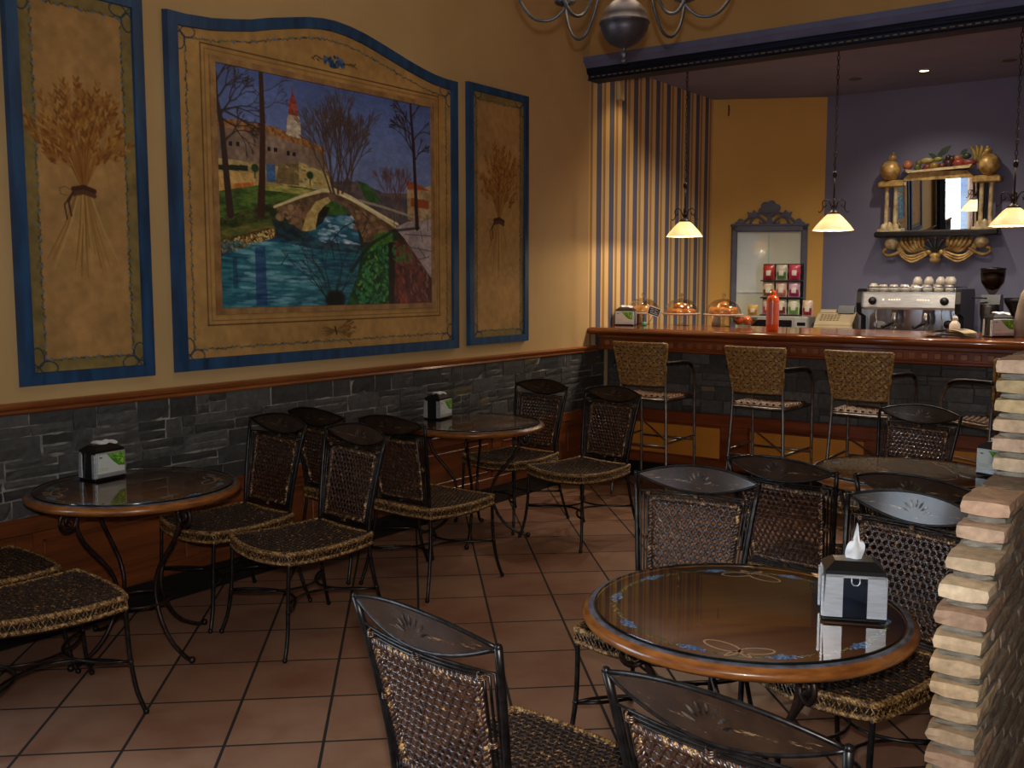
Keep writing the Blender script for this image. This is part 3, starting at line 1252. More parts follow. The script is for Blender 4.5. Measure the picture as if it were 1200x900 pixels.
def seat_outline(n=12, k=1.0, dz=0.0):
    """closed outline of the seat, front edge bowed"""
    pts = []
    fl, frr, rr, rl_ = (-.236, .222), (.236, .222), (.204, -.236), (-.204, -.236)
    for i in range(n):          # front, left to right
        t = i / n
        pts.append((lerp(fl[0], frr[0], t), lerp(fl[1], frr[1], t) + .036 * (4 * t * (1 - t)), .012 * 4 * t * (1 - t)))
    for i in range(n):          # right side
        t = i / n
        pts.append((lerp(frr[0], rr[0], t) + .008 * 4 * t * (1 - t), lerp(frr[1], rr[1], t), .012 * 4 * t * (1 - t)))
    for i in range(n):
        t = i / n
        pts.append((lerp(rr[0], rl_[0], t), lerp(rr[1], rl_[1], t), .006 * 4 * t * (1 - t)))
    for i in range(n):
        t = i / n
        pts.append((lerp(rl_[0], fl[0], t) - .008 * 4 * t * (1 - t), lerp(rl_[1], fl[1], t), .012 * 4 * t * (1 - t)))
    return pts


SO = seat_outline()
ZT, ZBOT = .455, .408


def seat_sag(x, y):
    ex = max(0, 1 - abs(x) / .236)
    ey = max(0, 1 - abs(y) / .236)
    d = max(abs(x) / .236, abs(y) / .25)
    edge = .012 * (1 - min(abs(x), abs(y)) / .236) * min(1, d)
    return -edge + .004 * (1 - d)


def in_seat(k):
    poly = [(p[0] * k, p[1] * k) for p in SO]

    def f(x, y):
        c = False
        n = len(poly)
        j = n - 1
        for i in range(n):
            if ((poly[i][1] > y) != (poly[j][1] > y)) and (x < (poly[j][0] - poly[i][0]) * (y - poly[i][1]) / (poly[j][1] - poly[i][1]) + poly[i][0]):
                c = not c
            j = i
        return c
    return f


def make_chair(name, label):
    t = thing(name, label, 'chair')
    iron = M['iron']
    # seat
    s = MB()
    n = len(SO)
    vs = []
    rings = 6
    for q in range(rings + 1):
        k = q / rings * .985
        for p in SO:
            vs.append((p[0] * k, p[1] * k, ZT - .004 + seat_sag(p[0] * k, p[1] * k)))
    for p in SO:
        vs.append((p[0] * .985, p[1] * .985, ZBOT - p[2]))
    vs.append((0, 0, ZBOT))
    fs = []
    for q in range(rings + 1):
        for i in range(n):
            j = (i + 1) % n
            fs.append((q * n + i, q * n + j, (q + 1) * n + j, (q + 1) * n + i))
    for i in range(n):
        fs.append(((rings + 1) * n + (i + 1) % n, (rings + 1) * n + i, len(vs) - 1))
    s.add(vs, fs, 0, False)
    kagome(s, in_seat(.965), (-.245, .245, -.25, .27), .0205, lambda a, b, o: (a, b, ZT + .0015 + seat_sag(a, b) + o), .0046, .0018, .0018, .009, 1)
    so = s.build('seat', [M['seat_core'], M['seat_weave']], t, fix=False)
    e = MB()
    rope(e, [(p[0] * 1.0, p[1] * 1.0, ZT - .003 - p[2]) for p in SO], .0115, 3, .030, .0058)
    rope(e, [(p[0] * 1.0, p[1] * 1.0, ZBOT + .004 - p[2]) for p in SO], .009, 3, .028, .0048, mi=0)
    # crossing strands round the side of the seat
    m_ = 124
    for ph in (0, 1):
        z_ = []
        for i in range(m_):
            f_ = i / m_ * n
            i0 = int(f_)
            fr_ = f_ - i0
            p, q = SO[i0 % n], SO[(i0 + 1) % n]
            x, y, dz = [lerp(a, b, fr_) for a, b in zip(p, q)]
            up = (i + ph) % 2
            z_.append((x * 1.006, y * 1.006, (ZT - .008 if up else ZBOT + .010) - dz))
        e.tube(z_, .0042, 4, closed=True, mi=1 if ph else 0)
    e.build('seat_braid', [M['braid'], M['wrap']], so, fix=False)
    # woven back panel
    b = MB()
    z0, z1, uu = .500, .798, .76

    def inb(x, z):
        return z0 + .004 < z < z1 - .004 and abs(x) < uu * back_hw(z) - .002
    kagome(b, inb, (-.2, .2, z0, z1), .0205, lambda a, z, o: back_pt(a / back_hw(z), z, o), .0045, .0024, .0024, .0075, 0)
    bo = b.build('back_weave', [M['cane']], t, fix=False)
    w = MB()
    loop = [back_pt(lerp(-uu, uu, i / 10), z1) for i in range(10)] + [back_pt(uu, lerp(z1, z0, i / 8)) for i in range(8)] + \
           [back_pt(lerp(uu, -uu, i / 10), z0) for i in range(10)] + [back_pt(-uu, lerp(z0, z1, i / 8)) for i in range(8)]
    rope(w, loop, .0105, 3, .036, .0062)
    for (u_, z_) in ((0, .815), (.8, .815), (-.8, .815), (0, .482), (.86, .66), (-.86, .66)):
        c0 = Vector(back_pt(u_, z_))
        for k in range(3):
            w.tube([c0 + Vector((.010 * math.cos(a), .010 * math.sin(a), (k - 1) * .0045 + .004 * math.sin(a))) for a in [2 * PI * j / 8 for j in range(8)]], .0024, 4, closed=True)
    w.build('wrapped_edge', [M['wrap']], bo, fix=False)
    # thin rods between panel and posts
    rd = MB()
    for (du, zt, zb) in ((.82, .808, .486), (.88, .817, .477), (.94, .826, .468)):
        lp = [back_pt(-du, lerp(zb, zt, i / 8)) for i in range(8)] + [back_pt(lerp(-du, du, i / 12), zt) for i in range(12)] + \
             [back_pt(du, lerp(zt, zb, i / 8)) for i in range(8)] + [back_pt(lerp(du, -du, i / 12), zb) for i in range(12)]
        rd.tube(lp, .0036, 5, closed=True)
    rd.build('back_rods', M['iron'], t, fix=False)
    # crescent top plate with a fan of cut rays
    lp = MB()
    zt_ = .885

    def lens(u, v, off):
        k = 1 - u * u
        return back_pt(u, zt_ + lerp(-.056, .040, v) * k, off)
    lp.grid(lambda a, c: lens(a * 2 - 1, c, .0012), 24, 5)
    lp.grid(lambda a, c: lens(1 - a * 2, c, -.0012), 24, 5)
    for side in (1, -1):
        for k in range(7):
            an = R(18 + k * 24)
            r0, r1 = .026, .054
            cx_, cz_ = 0.0, .857
            pts = []
            for (rr_, wd) in ((r0, .0008), (lerp(r0, r1, .35), .0034), (lerp(r0, r1, .75), .0030), (r1, .0006)):
                pts.append((rr_, wd))
            poly = [(cx_ + rr_ * math.cos(an) - wd * math.sin(an), cz_ + rr_ * math.sin(an) * .9 + wd * math.cos(an)) for rr_, wd in pts] + \
                   [(cx_ + rr_ * math.cos(an) + wd * math.sin(an), cz_ + rr_ * math.sin(an) * .9 - wd * math.cos(an)) for rr_, wd in reversed(pts)]
            lp.add([back_pt(x_ / back_hw(z_), z_, side * .0028) for x_, z_ in poly], [tuple(range(len(poly)))], 1)
    lo = lp.build('top_plate', [M['lens_plate'], M['cutout']], t, fix=False)
    rm = MB()
    rm.tube([lens(-1 + 2 * i / 20, 1, 0) for i in range(21)], .0052, 6)
    rm.tube([lens(-1 + 2 * i / 20, 0, 0) for i in range(21)], .0046, 6)
    rm.build('plate_rim', M['iron'], lo, fix=False)
    # legs
    for sx in (-1, 1):
        lg = MB()
        up_ = [back_pt(sx * 1.0, .45 + (zt_ + .002 - .45) * i / 7) for i in range(8)]
        path = spline([(sx * .238, -.305, .008), (sx * .222, -.272, .12), (sx * .203, -.238, .28)], 4)[:-1] + [Vector((sx * .196, -.230, .36))] + [Vector(p) for p in up_]
        lg.tube(path, .0088, 8)
        lg.sphere((sx * .238, -.305, .012), .0125, 8)
        lg.sphere((sx * .211, -.252, .205), .0125, 8, sz=.8)
        lg.sphere(back_pt(sx, zt_ + .003), .009, 8)
        lg.build('leg', iron, t, fix=False)
        lg = MB()
        lg.tube(spline([(sx * .256, .272, .008), (sx * .240, .246, .10), (sx * .228, .232, .22), (sx * .226, .226, .33), (sx * .228, .222, .41)], 4), .0088, 8)
        lg.sphere((sx * .256, .272, .012), .0125, 8)
        lg.sphere((sx * .229, .233, .205), .0125, 8, sz=.8)
        lg.build('leg', iron, t, fix=False)
    C4 = [(-.229, .233), (.229, .233), (.211, -.252), (-.211, -.252)]
    for i in range(4):
        a, c_ = Vector((*C4[i], .205)), Vector((*C4[(i + 1) % 4], .205))
        mid = (a + c_) / 2
        inw = Vector((-mid.x, -mid.y, 0)).normalized()
        pts = []
        for k in range(13):
            q = k / 12
            pts.append(a.lerp(c_, q) + inw * (.185 if i % 2 else .15) * math.sin(PI * q) ** .8 + Vector((0, 0, -.004 * i)))
        sb = MB()
        sb.tube(pts, .0062, 6)
        sb.build('stretcher', iron, t, fix=False)
    sf = MB()
    sf.tube([(p[0] * .95, p[1] * .95, ZBOT - .008 - p[2]) for p in SO], .006, 6, closed=True)
    sf.build('seat_frame', iron, t, fix=False)
    return t


chair0 = make_chair('dining_chair', 'x')
CHAIRS = [
    # x, y, heading (deg; 0 faces the bar), label, group
    ((2.955, 1.842), -8.4, 'woven chair seen from behind at the lower centre of the photo, dark seat beside it'),
    ((3.628, 1.81), -6.0, 'woven chair cut by the bottom edge, scratched top plate before the round table'),
    ((2.755, 2.97), 188, 'woven chair facing the near table, its shiny top plate left of the napkin dispenser'),
    ((3.375, 2.97), 163, 'woven chair facing the near table, right behind the napkin dispenser and beside the brick wall'),
    ((2.91, 3.99), -7.8, 'dark woven chair turned away, between the two shiny chairs of the near table'),
    ((3.45, 3.92), -12, 'woven chair turned away, only its top plate showing above the chair by the brick wall'),
    ((2.83, 5.33), 166.5, 'woven chair on the bar side of the far right table, before the stools'),
    ((.335, 3.05), 175, 'woven chair against the slate wall, right of the table with the left napkin dispenser'),
    ((.90, 3.02), 172, 'lattice backed woven chair with tan edged seat, right of the left wall table'),
    ((.33, 3.97), -4, 'woven chair by the slate wall, mostly hidden behind the lattice back chair'),
    ((.853, 3.98), -2, 'woven chair turned away from the camera on the aisle side of the second wall table'),
    ((.42, 5.29), 174, 'woven chair against the slate wall at the far side of the second wall table'),
    ((1.01, 5.2), 170, 'woven chair nearest the bar on the aisle side of the second wall table'),
    ((.78, 1.857), -10, 'woven chair seat at the left edge nearest the camera, back out of frame'),
    ((.235, 1.90), -6, 'woven chair seat corner at the left edge, on the wall side'),
]
CH = []
for i, (p, a, lb) in enumerate(CHAIRS):
    if i == 0:
        c = chair0
        c.location = (p[0], p[1], 0)
        c.rotation_euler = (0, 0, R(a))
        c['label'] = lb
    else:
        c = dup(chair0, (p[0], p[1], 0), R(a), lb)
    c['group'] = 'woven iron dining chairs'
    CH.append(c)

# ------------------------------------------------------------------ round cafe table
ZTAB = .722


def make_table(name, label):
    t = thing(name, label, 'table')
    tp = MB()
    tp.lathe([(0.0, ZTAB - .028), (.385, ZTAB - .030), (.395, ZTAB - .012), (.404, ZTAB - .0065), (0.0, ZTAB - .0065)], 72, mi=0)
    top = tp.build('tabletop', M['table_wood'], t)
    rm = MB()
    rm.lathe([(.39, ZTAB - .034), (.405, ZTAB - .042), (.424, ZTAB - .040), (.438, ZTAB - .030), (.441, ZTAB - .020), (.435, ZTAB - .012), (.428, ZTAB - .010),
              (.424, ZTAB - .004), (.414, ZTAB - .0015), (.407, ZTAB - .004), (.404, ZTAB - .008)], 96)
    rmo = rm.build('rim', M['table_rim'], t)
    ln = MB()
    ln.lathe([(.4085, ZTAB - .0028), (.412, ZTAB - .0006), (.421, ZTAB - .0022), (.4245, ZTAB - .0045)], 96)
    ln.build('painted_line', M['table_line'], rmo, fix=False)
    # painted garland
    g = MB()
    r = random.Random(8)
    gz = ZTAB - .0055
    nclu = 10
    for k in range(nclu):
        a0 = 2 * PI * k / nclu + .1
        rr = .352
        for q in range(150):
            da, dr = r.gauss(0, .062), r.gauss(0, .0095)
            if abs(da) > .125 or abs(dr) > .019 * (1 - abs(da) / .15):
                continue
            a, rad = a0 + da, rr + dr
            x, y = rad * math.cos(a), rad * math.sin(a)
            s = r.uniform(.0022, .0042)
            c = rgb(*r.choice([(104, 146, 206), (150, 182, 226), (76, 116, 184), (186, 206, 234), (90, 130, 198)]))
            n_ = 5
            ph = r.uniform(0, 6)
            z = gz + q * 4e-6
            g.add([(x + s * math.cos(ph + 2 * PI * i / n_), y + s * math.sin(ph + 2 * PI * i / n_), z) for i in range(n_)], [tuple(range(n_))], 0, False, c)
        # leaves between clusters
        for q in range(22):
            a = a0 + 2 * PI / nclu * (.16 + .68 * q / 21)
            rad = rr + r.uniform(-.003, .003)
            an = a + PI / 2 + r.choice((-.6, .6)) + r.uniform(-.2, .2)
            x, y = rad * math.cos(a), rad * math.sin(a)
            L = r.uniform(.012, .021)
            c = rgb(*r.choice([(134, 156, 84), (160, 172, 98), (110, 130, 72), (180, 156, 90)]))
            dx, dy = math.cos(an), math.sin(an)
            g.add([(x, y, gz), (x + dx * L * .5 - dy * .0024, y + dy * L * .5 + dx * .0024, gz), (x + dx * L, y + dy * L, gz), (x + dx * L * .5 + dy * .0024, y + dy * L * .5 - dx * .0024, gz)],
                  [(0, 1, 2, 3)], 0, False, c)
    # two painted bows
    for k in range(2):
        a0 = -PI * .665 + PI * k
        cxx, cyy = .325 * math.cos(a0), .325 * math.sin(a0)
        for (ph, L, Wd) in ((.25, .085, .020), (PI - .55, .10, .024), (-.9, .045, .006), (PI + .9, .05, .006)):
            dx, dy = math.cos(a0 + PI / 2 + ph), math.sin(a0 + PI / 2 + ph)
            pts = []
            for i in range(19):
                tt = 2 * PI * i / 18
                pts.append((L * (1 - math.cos(tt)) / 2, Wd * math.sin(tt)))
            P3 = [(cxx + dx * u - dy * v, cyy + dy * u + dx * v) for u, v in pts]
            vs, fs = [], []
            for i, (px_, py_) in enumerate(P3):
                q2, q1 = P3[min(i + 1, 18)], P3[max(i - 1, 0)]
                tx_, ty_ = q2[0] - q1[0], q2[1] - q1[1]
                l_ = math.hypot(tx_, ty_) or 1
                wv = .0028
                vs += [(px_ - ty_ / l_ * wv, py_ + tx_ / l_ * wv, gz + 4e-4), (px_ + ty_ / l_ * wv, py_ - tx_ / l_ * wv, gz + 4e-4)]
            for i in range(18):
                fs.append((2 * i, 2 * i + 1, 2 * i + 3, 2 * i + 2))
            g.add(vs, fs, 0, False, rgb(232, 180, 140))
    g.build('painted_garland', M['garland'], top, fix=False)
    gl = MB()
    gl.lathe([(0.0, ZTAB - .004), (.4045, ZTAB - .004), (.4055, ZTAB + .002), (.4045, ZTAB + .004), (0.0, ZTAB + .004)], 96, smooth=False)
    ed = gl.build('glass_top', M['glass'], t)
    eg = MB()
    eg.lathe([(.4056, ZTAB - .0035), (.4066, ZTAB), (.4056, ZTAB + .0035)], 96)
    eg.build('glass_edge', M['glass_edge'], ed, fix=False)
    # scrolled legs
    for k in range(4):
        an = PI / 2 * k
        rot = Matrix.Rotation(an, 4, 'Z')

        def L3(rz_):
            return rot @ Vector((rz_[0], 0, rz_[1]))
        lg = MB()
        main = [(.335, .014), (.295, .020), (.215, .062), (.155, .130), (.118, .215), (.110, .290), (.135, .370), (.195, .450), (.255, .525), (.283, .600), (.272, .665), (.250, .695)]
        lg.tube([L3((p.x, p.y)) for p in spline([(a, b, 0) for a, b in main], 5)], .0092, 8)
        lg.sphere(L3((.338, .015)), .0155, 10)
        lo = lg.build('leg', M['iron_brown'], t, fix=False)
        scb = MB()
        pts = []
        c0 = (.315, .622)
        for i in range(30):
            q = i / 29
            a_ = PI * .62 - q * PI * 3.1
            rad = lerp(.052, .010, q ** .85)
            pts.append(L3((c0[0] + rad * math.cos(a_), c0[1] + rad * math.sin(a_))))
        pts = [L3((.262, .690)), L3((.276, .682))] + pts
        scb.tube(pts, .0075, 7)
        scb.sphere(pts[-1], .011, 8)
        scb.build('scroll', M['iron_brown'], lo, fix=False)
    rg = MB()
    rg.tube([(.122 * math.cos(2 * PI * i / 28), .122 * math.sin(2 * PI * i / 28), .215) for i in range(28)], .0065, 7, closed=True)
    rg.build('hoop', M['iron_brown'], t, fix=False)
    rg = MB()
    rg.tube([(.255 * math.cos(2 * PI * i / 40), .255 * math.sin(2 * PI * i / 40), .697) for i in range(40)], .0075, 7, closed=True)
    rg.build('top_hoop', M['iron_brown'], t, fix=False)
    return t


M['garland'] = vcol_mat('painted_flowers', rough=0.6, spec=0.3)
table0 = make_table('round_table', 'x')
TABLES = [
    ((3.235, 2.495), 50, 'large looking round table in front, blue flower garland under glass, striped wall mirrored in it'),
    ((.462, 2.475), 2, 'round glass topped table against the slate wall at the left, with scrolled iron legs'),
    ((.452, 4.85), 30, 'round glass topped table by the slate wall in the middle distance, before the corner'),
    ((3.07, 4.75), 20, 'round glass topped table at the right between woven chairs, partly behind the brick wall'),
]
for i, (p, a, lb) in enumerate(TABLES):
    if i == 0:
        t = table0
        t.location = (p[0], p[1], 0)
        t.rotation_euler = (0, 0, R(a))
        t['label'] = lb
    else:
        t = dup(table0, (p[0], p[1], 0), R(a), lb)
    t['group'] = 'round cafe tables with glass tops'

# ------------------------------------------------------------------ bar stools


M['seagrass_dark'] = rattan_mat('seagrass_seat', rgb(60, 38, 18), rgb(96, 60, 28), rgb(140, 94, 46), rough=0.55, thr=(0.38, 0.52, 0.66), scale=60)


def make_stool(name, label):
    t = thing(name, label, 'bar stool')
    S = M['stool_steel']
    # seat: woven shallow shell
    n = 18

    def seatf(u, v, off=0.0):
        x = (u - .5) * .40
        y = lerp(-.19, .20, v)
        z = .755 - .012 * math.sin(PI * u) * math.sin(PI * v) - .02 * max(0, v - .75) * 4 * .5
        return (x * (1 - .06 * (2 * v - 1) ** 2), y, z + off)
    s = MB()
    s.grid(lambda u, v: seatf(u, v, 0), 10, 10, mi=1)
    s.grid(lambda u, v: seatf(1 - u, v, -.022), 10, 10, mi=1)
    for (f0) in (lambda k: (k, 0), lambda k: (1, k), lambda k: (1 - k, 1), lambda k: (0, 1 - k)):
        s.tube([seatf(*f0(i / 10), -.011) for i in range(11)], .012, 6)
    weave(s, lambda a, b, o: seatf(a, b, .003 + o), 16, 16, .4, .39)
    s.build('seat', [M['seagrass_dark'], M['seat_core']], t, fix=False)

    def bf(u, v, off=0.0):
        hw = lerp(.175, .215, v)
        x = (u - .5) * 2 * hw
        z = lerp(.845, 1.145, v)
        y = -.215 - .055 * v - .03 * (1 - (2 * u - 1) ** 2) * .9
        return (x, y + off, z)
    b = MB()
    b.grid(lambda u, v: bf(u, v, .005), 12, 8, mi=1)
    b.grid(lambda u, v: bf(1 - u, v, -.005), 12, 8, mi=1)
    for f0 in (lambda k: (k, 0), lambda k: (1, k), lambda k: (1 - k, 1), lambda k: (0, 1 - k)):
        b.tube([bf(*f0(i / 12)) for i in range(13)], .011, 6)
    weave(b, lambda u, v, o: bf(u, v, .012 + o), 14, 11, .4, .3)
    weave(b, lambda u, v, o: bf(u, v, -.012 - o), 14, 11, .4, .3)
    b.build('backrest', [M['seagrass'], M['seat_core']], t, fix=False)
    for sx in (-1, 1):
        lg = MB()
        lg.tube(spline([(sx * .225, -.265, .01), (sx * .205, -.235, .30), (sx * .190, -.215, .60), (sx * .182, -.212, .80), (sx * .183, -.222, .90), (sx * .19, -.245, 1.0)], 5), .011, 8)
        lg.build('leg', S, t, fix=False)
        lg = MB()
        lg.tube(spline([(sx * .225, .235, .01), (sx * .222, .222, .35), (sx * .222, .210, .70), (sx * .232, .185, .86), (sx * .245, .120, .955), (sx * .245, .04, .995)], 5), .0105, 8)
        lg.build('leg', S, t, fix=False)
        ar = MB()
        ar.tube(spline([(sx * .244, .10, .970), (sx * .246, .03, .998), (sx * .242, -.08, 1.008), (sx * .205, -.252, 1.008)], 5), .0135, 8)
        ar.build('armrest', M['stool_arm'], t, fix=False)
    fr = MB()
    z = .40
    P4 = [(-.223, .220), (.223, .220), (.2, -.228), (-.2, -.228)]
    for i in range(4):
        a, c_ = P4[i], P4[(i + 1) % 4]
        fr.tube([(a[0], a[1], z + (.03 if i % 2 else 0)), (c_[0], c_[1], z + (.03 if i % 2 else 0))], .0075, 6)
    fr.tube([(P4[0][0], P4[0][1], z + .12), (P4[2][0], P4[2][1], z + .05)], .005, 5)
    fr.build('footrest', S, t, fix=False)
    sf = MB()
    sf.tube([(-.19, -.21, .735), (-.222, .21, .735), (.222, .21, .735), (.19, -.21, .735)], .008, 6, closed=True)
    sf.build('seat_frame', S, t, fix=False)
    return t


def weave(mb, f, nu, nv, wu, wv_):
    """over-and-under basket weave of broad strips laid on a surface f(u,v,off)"""
    for i in range(nu):
        u = (i + .5) / nu
        pts = []
        for j in range(nv * 4 + 1):
            v = min(.995, max(.005, j / (nv * 4)))
            o = .0065 * math.cos(PI * (v * nv + i))
            pts.append((u, v, o))
        hw = .36 / nu
        vs, fs = [], []
        for (a, b_, o) in pts:
            vs += [f(a - hw, b_, o - .001), f(a, b_, o + .0015), f(a + hw, b_, o - .001)]
        for k in range(len(pts) - 1):
            fs += [(3 * k, 3 * k + 1, 3 * k + 4, 3 * k + 3), (3 * k + 1, 3 * k + 2, 3 * k + 5, 3 * k + 4)]
        mb.add(vs, fs, 0, True)
    for j in range(nv):
        v = (j + .5) / nv
        pts = []
        for i in range(nu * 4 + 1):
            u = min(.995, max(.005, i / (nu * 4)))
            o = -.0065 * math.cos(PI * (u * nu + j))
            pts.append((u, v, o))
        hw = .36 / nv
        vs, fs = [], []
        for (a, b_, o) in pts:
            vs += [f(a, b_ - hw, o - .001), f(a, b_, o + .0015), f(a, b_ + hw, o - .001)]
        for k in range(len(pts) - 1):
            fs += [(3 * k, 3 * k + 1, 3 * k + 4, 3 * k + 3), (3 * k + 1, 3 * k + 2, 3 * k + 5, 3 * k + 4)]
        mb.add(vs, fs, 0, True)


stool0 = make_stool('bar_stool', 'x')
for i, (p, a, lb) in enumerate((
        ((.76, 6.66), 2, 'woven back bar stool nearest the corner, leftmost at the bar'),
        ((1.655, 6.66), -2, 'woven back bar stool second from the left at the bar'),
        ((2.345, 6.66), -2, 'woven back bar stool third from the left, behind the far table chair'),
        ((3.10, 6.58), 48, 'woven back bar stool partly hidden by the brick wall at the right'))):
    if i == 0:
        t = stool0
        t.location = (p[0], p[1], 0)
        t.rotation_euler = (0, 0, R(a))
        t['label'] = lb
    else:
        t = dup(stool0, (p[0], p[1], 0), R(a), lb)
    t['group'] = 'bar stools'

# ------------------------------------------------------------------ painted panels on the left wall
M['canvas'] = vcol_mat('oil_on_canvas', rough=0.45, spec=0.4, bump=0.15, gscale=90, bdist=.001)
M['board'] = vcol_mat('painted_board', rough=0.7, spec=0.25, grain=0.12, gscale=25)
M['board_edge'] = mat('board_edge', rgb(150, 116, 70), rgb(130, 98, 58), rough=0.8)
M['mould'] = mat('gilt_brown_moulding', rgb(178, 136, 86), rgb(140, 100, 62), rough=0.45, scale=14, coat=.2)
PX = 0.004      # metres per brush pixel


def corner_knot(P, x, y, sx, sy, c):
    for (dx, dy, a) in ((14, 5, -.15), (5, 14, 1.72)):
        pts = []
        for i in range(17):
            t = 2 * PI * i / 16
            u, v = 21 * (1 - math.cos(t)) / 2, 7.0 * math.sin(t)
            ca, sa = math.cos(a), math.sin(a)
            pts.append((x + sx * (u * ca - v * sa), y + sy * (u * sa + v * ca)))
        P.line(pts, 1.3, c, .9)
    P.line([(x, y), (x - sx * 5, y - sy * 7)], 1.3, c, .9)
    P.line([(x, y), (x - sx * 9, y - sy * 2)], 1.3, c, .9)


def garland(P, pts, r, dark=(52, 54, 40), blue=(82, 118, 168)):
    pts = [Vector((p[0], p[1], 0)) for p in pts]
    for a, b in zip(pts, pts[1:]):
        L = (b - a).length
        n = max(1, int(L / 3.6))
        d = (b - a) / max(L, 1e-6)
        nrm = Vector((-d.y, d.x, 0))
        for i in range(n):
            p = a + (b - a) * ((i + .5) / n)
            s = r.choice((-1, -1, 1, 1, .2))
            q = p + d * r.uniform(2.0, 4.2) + nrm * s * r.uniform(.8, 2.0)
            P.line([(p.x, p.y), (q.x, q.y)], r.uniform(1.0, 1.9), dark if r.random() < .7 else (96, 92, 54), r.uniform(.6, .95))
            if i % 4 == 0:
                P.dab(p.x + nrm.x * .6, p.y + nrm.y * .6, 1.5, 1.5, 0, blue)


def sheaf(P, cx, cy, s, r, n=60, tone=1.0):
    """a tied bunch of wheat: (cx, cy) is the tie, s its scale in px"""
    cols = [(150, 98, 40), (168, 116, 52), (132, 82, 34), (186, 140, 72), (120, 70, 32), (158, 104, 50)]
    for i in range(34):
        a = r.gauss(0, .22)
        L = s * r.uniform(.55, .92)
        x2, y2 = cx + math.sin(a) * L, cy + math.cos(a) * L
        c = r.choice([(176, 138, 78), (156, 112, 56), (196, 160, 100), (138, 96, 46)])
        P.line([(cx + a * s * .15, cy), ((cx + x2) / 2 + a * 2, (cy + y2) / 2), (x2, y2)], [1.8, 1.4, .9], c, .8)
    for i in range(n):
        a = r.gauss(0, .36)
        a = max(-.82, min(.82, a))
        L = s * r.uniform(.55, 1.25) * (1 - abs(a) * .22)
        x2, y2 = cx + math.sin(a) * L, cy - math.cos(a) * L
        mx, my = cx + math.sin(a * .6) * L * .5, cy - math.cos(a * .6) * L * .5
        c = r.choice(cols)
        P.line([(cx, cy), (mx, my), (x2, y2)], [1.3, 1.1, .8], c, .75)
        # ear: pairs of grains along the end
        m_ = r.randint(4, 8)
        for k in range(m_):
            t = 1 - k * .055
            x, y = cx + (x2 - cx) * t, cy + (y2 - cy) * t
            for sg in (-1, 1):
                P.dab(x + sg * 2.0 * math.cos(a), y + sg * 2.0 * math.sin(a), 1.5, 4.0, a + sg * .45, r.choice(cols), .8)
        if r.random() < .5:
            P.line([(x2, y2), (x2 + math.sin(a) * 9 + r.uniform(-3, 3), y2 - math.cos(a) * 9)], .9, (170, 124, 64), .6)
    w = s * .12
    P.line([(cx - w, cy - s * .02), (cx, cy - s * .045), (cx + w, cy - s * .01)], s * .055, (74, 44, 30))
    P.line([(cx - w, cy + s * .03), (cx, cy + s * .005), (cx + w, cy + s * .04)], s * .05, (96, 62, 42))
    P.line([(cx - w, cy), (cx - w * 1.5, cy + s * .12), (cx - w * 1.3, cy + s * .26)], 2.2, (66, 42, 30))
    P.line([(cx - w, cy), (cx - w * 1.9, cy + s * .15), (cx - w * 1.7, cy + s * .3)], 1.6, (66, 42, 30))
    P.line([(cx - w, cy), (cx - w * 1.8, cy - s * .04), (cx - w * 2.3, cy - s * .02), (cx - w * 2.2, cy + s * .04), (cx - w * 1.7, cy + s * .05)], .9, (104, 72, 48), .8)


def frame_mesh(outer, inner, x0, x1, name, m, parent):
    """closed band between two outlines of the same number of points (y, z)"""
    n = len(outer)
    vs = []
    for (y, z) in outer: vs.append((x0, y, z))
    for (y, z) in inner: vs.append((x0, y, z))
    for (y, z), (yi, zi) in zip(outer, inner): vs.append((x1, lerp(y, yi, .07), lerp(z, zi, .07)))
    for (y, z), (yi, zi) in zip(outer, inner): vs.append((x1, lerp(y, yi, .93), lerp(z, zi, .93)))
    fs = []
    for i in range(n):
        j = (i + 1) % n
        fs += [(i, j, 2 * n + j, 2 * n + i), (2 * n + i, 2 * n + j, 3 * n + j, 3 * n + i), (3 * n + i, 3 * n + j, n + j, n + i), (n + i, n + j, j, i)]
    return MB().add(vs, fs).build(name, m, parent)


def wheat_panel(yc, z0, z1, hw, fwid, label, seed, olive):
    r = random.Random(seed)
    t = thing('wheat_panel', label, 'painted panel', (0.0, yc, z0))
    t['group'] = 'painted wheat panels on the wall'
    H = z1 - z0
    o = [(-hw, 0), (hw, 0), (hw, H), (-hw, H)]
    i_ = [(-hw + fwid, fwid), (hw - fwid, fwid), (hw - fwid, H - fwid), (-hw + fwid, H - fwid)]
    MB().box((.001, -hw + .01, .01), (.016, hw - .01, H - .01)).build('backing_board', M['board_edge'], t)
    frame_mesh(o, i_, .001, .034, 'frame', M['blue_frame'], t)
    W_, H_ = int((2 * hw - .02) / PX), int((H - .02) / PX)
    P = Paint(W_, H_, (178, 136, 82), seed)
    P.mottle(.13, 34)
    P.mottle(.05, 6)
    fx = fwid / PX
    e = olive / PX
    # olive margin outside the garland
    mk = np.ones((H_, W_), bool)
    a, b = int(fx + e), int(fx + e)
    mk[b:H_ - b, a:W_ - a] = False
    P.a[mk] = P.a[mk] * .35 + np.array((112, 104, 60), np.float32) / 255 * .65
    P.mottle(.16, 18, mask=mk)
    y_ = b
    gp = [(a, y_), (W_ - a, y_), (W_ - a, H_ - y_), (a, H_ - y_), (a, y_)]
    garland(P, gp, r)
    for (x, y, sx, sy) in ((a, y_, 1, 1), (W_ - a, y_, -1, 1), (W_ - a, H_ - y_, -1, -1), (a, H_ - y_, 1, -1)):
        corner_knot(P, x - sx * 7, y - sy * 7, sx, sy, (34, 50, 74))
    sheaf(P, W_ / 2, H_ * .515, 105 * (hw / .33), r, 78)
    paint_mesh('painted_wheat', P, lambda U, V: (np.full_like(U, .019), (U - .5) * (2 * hw - .02), .01 + (1 - V) * (H - .02)), M['board'], t)
    return t


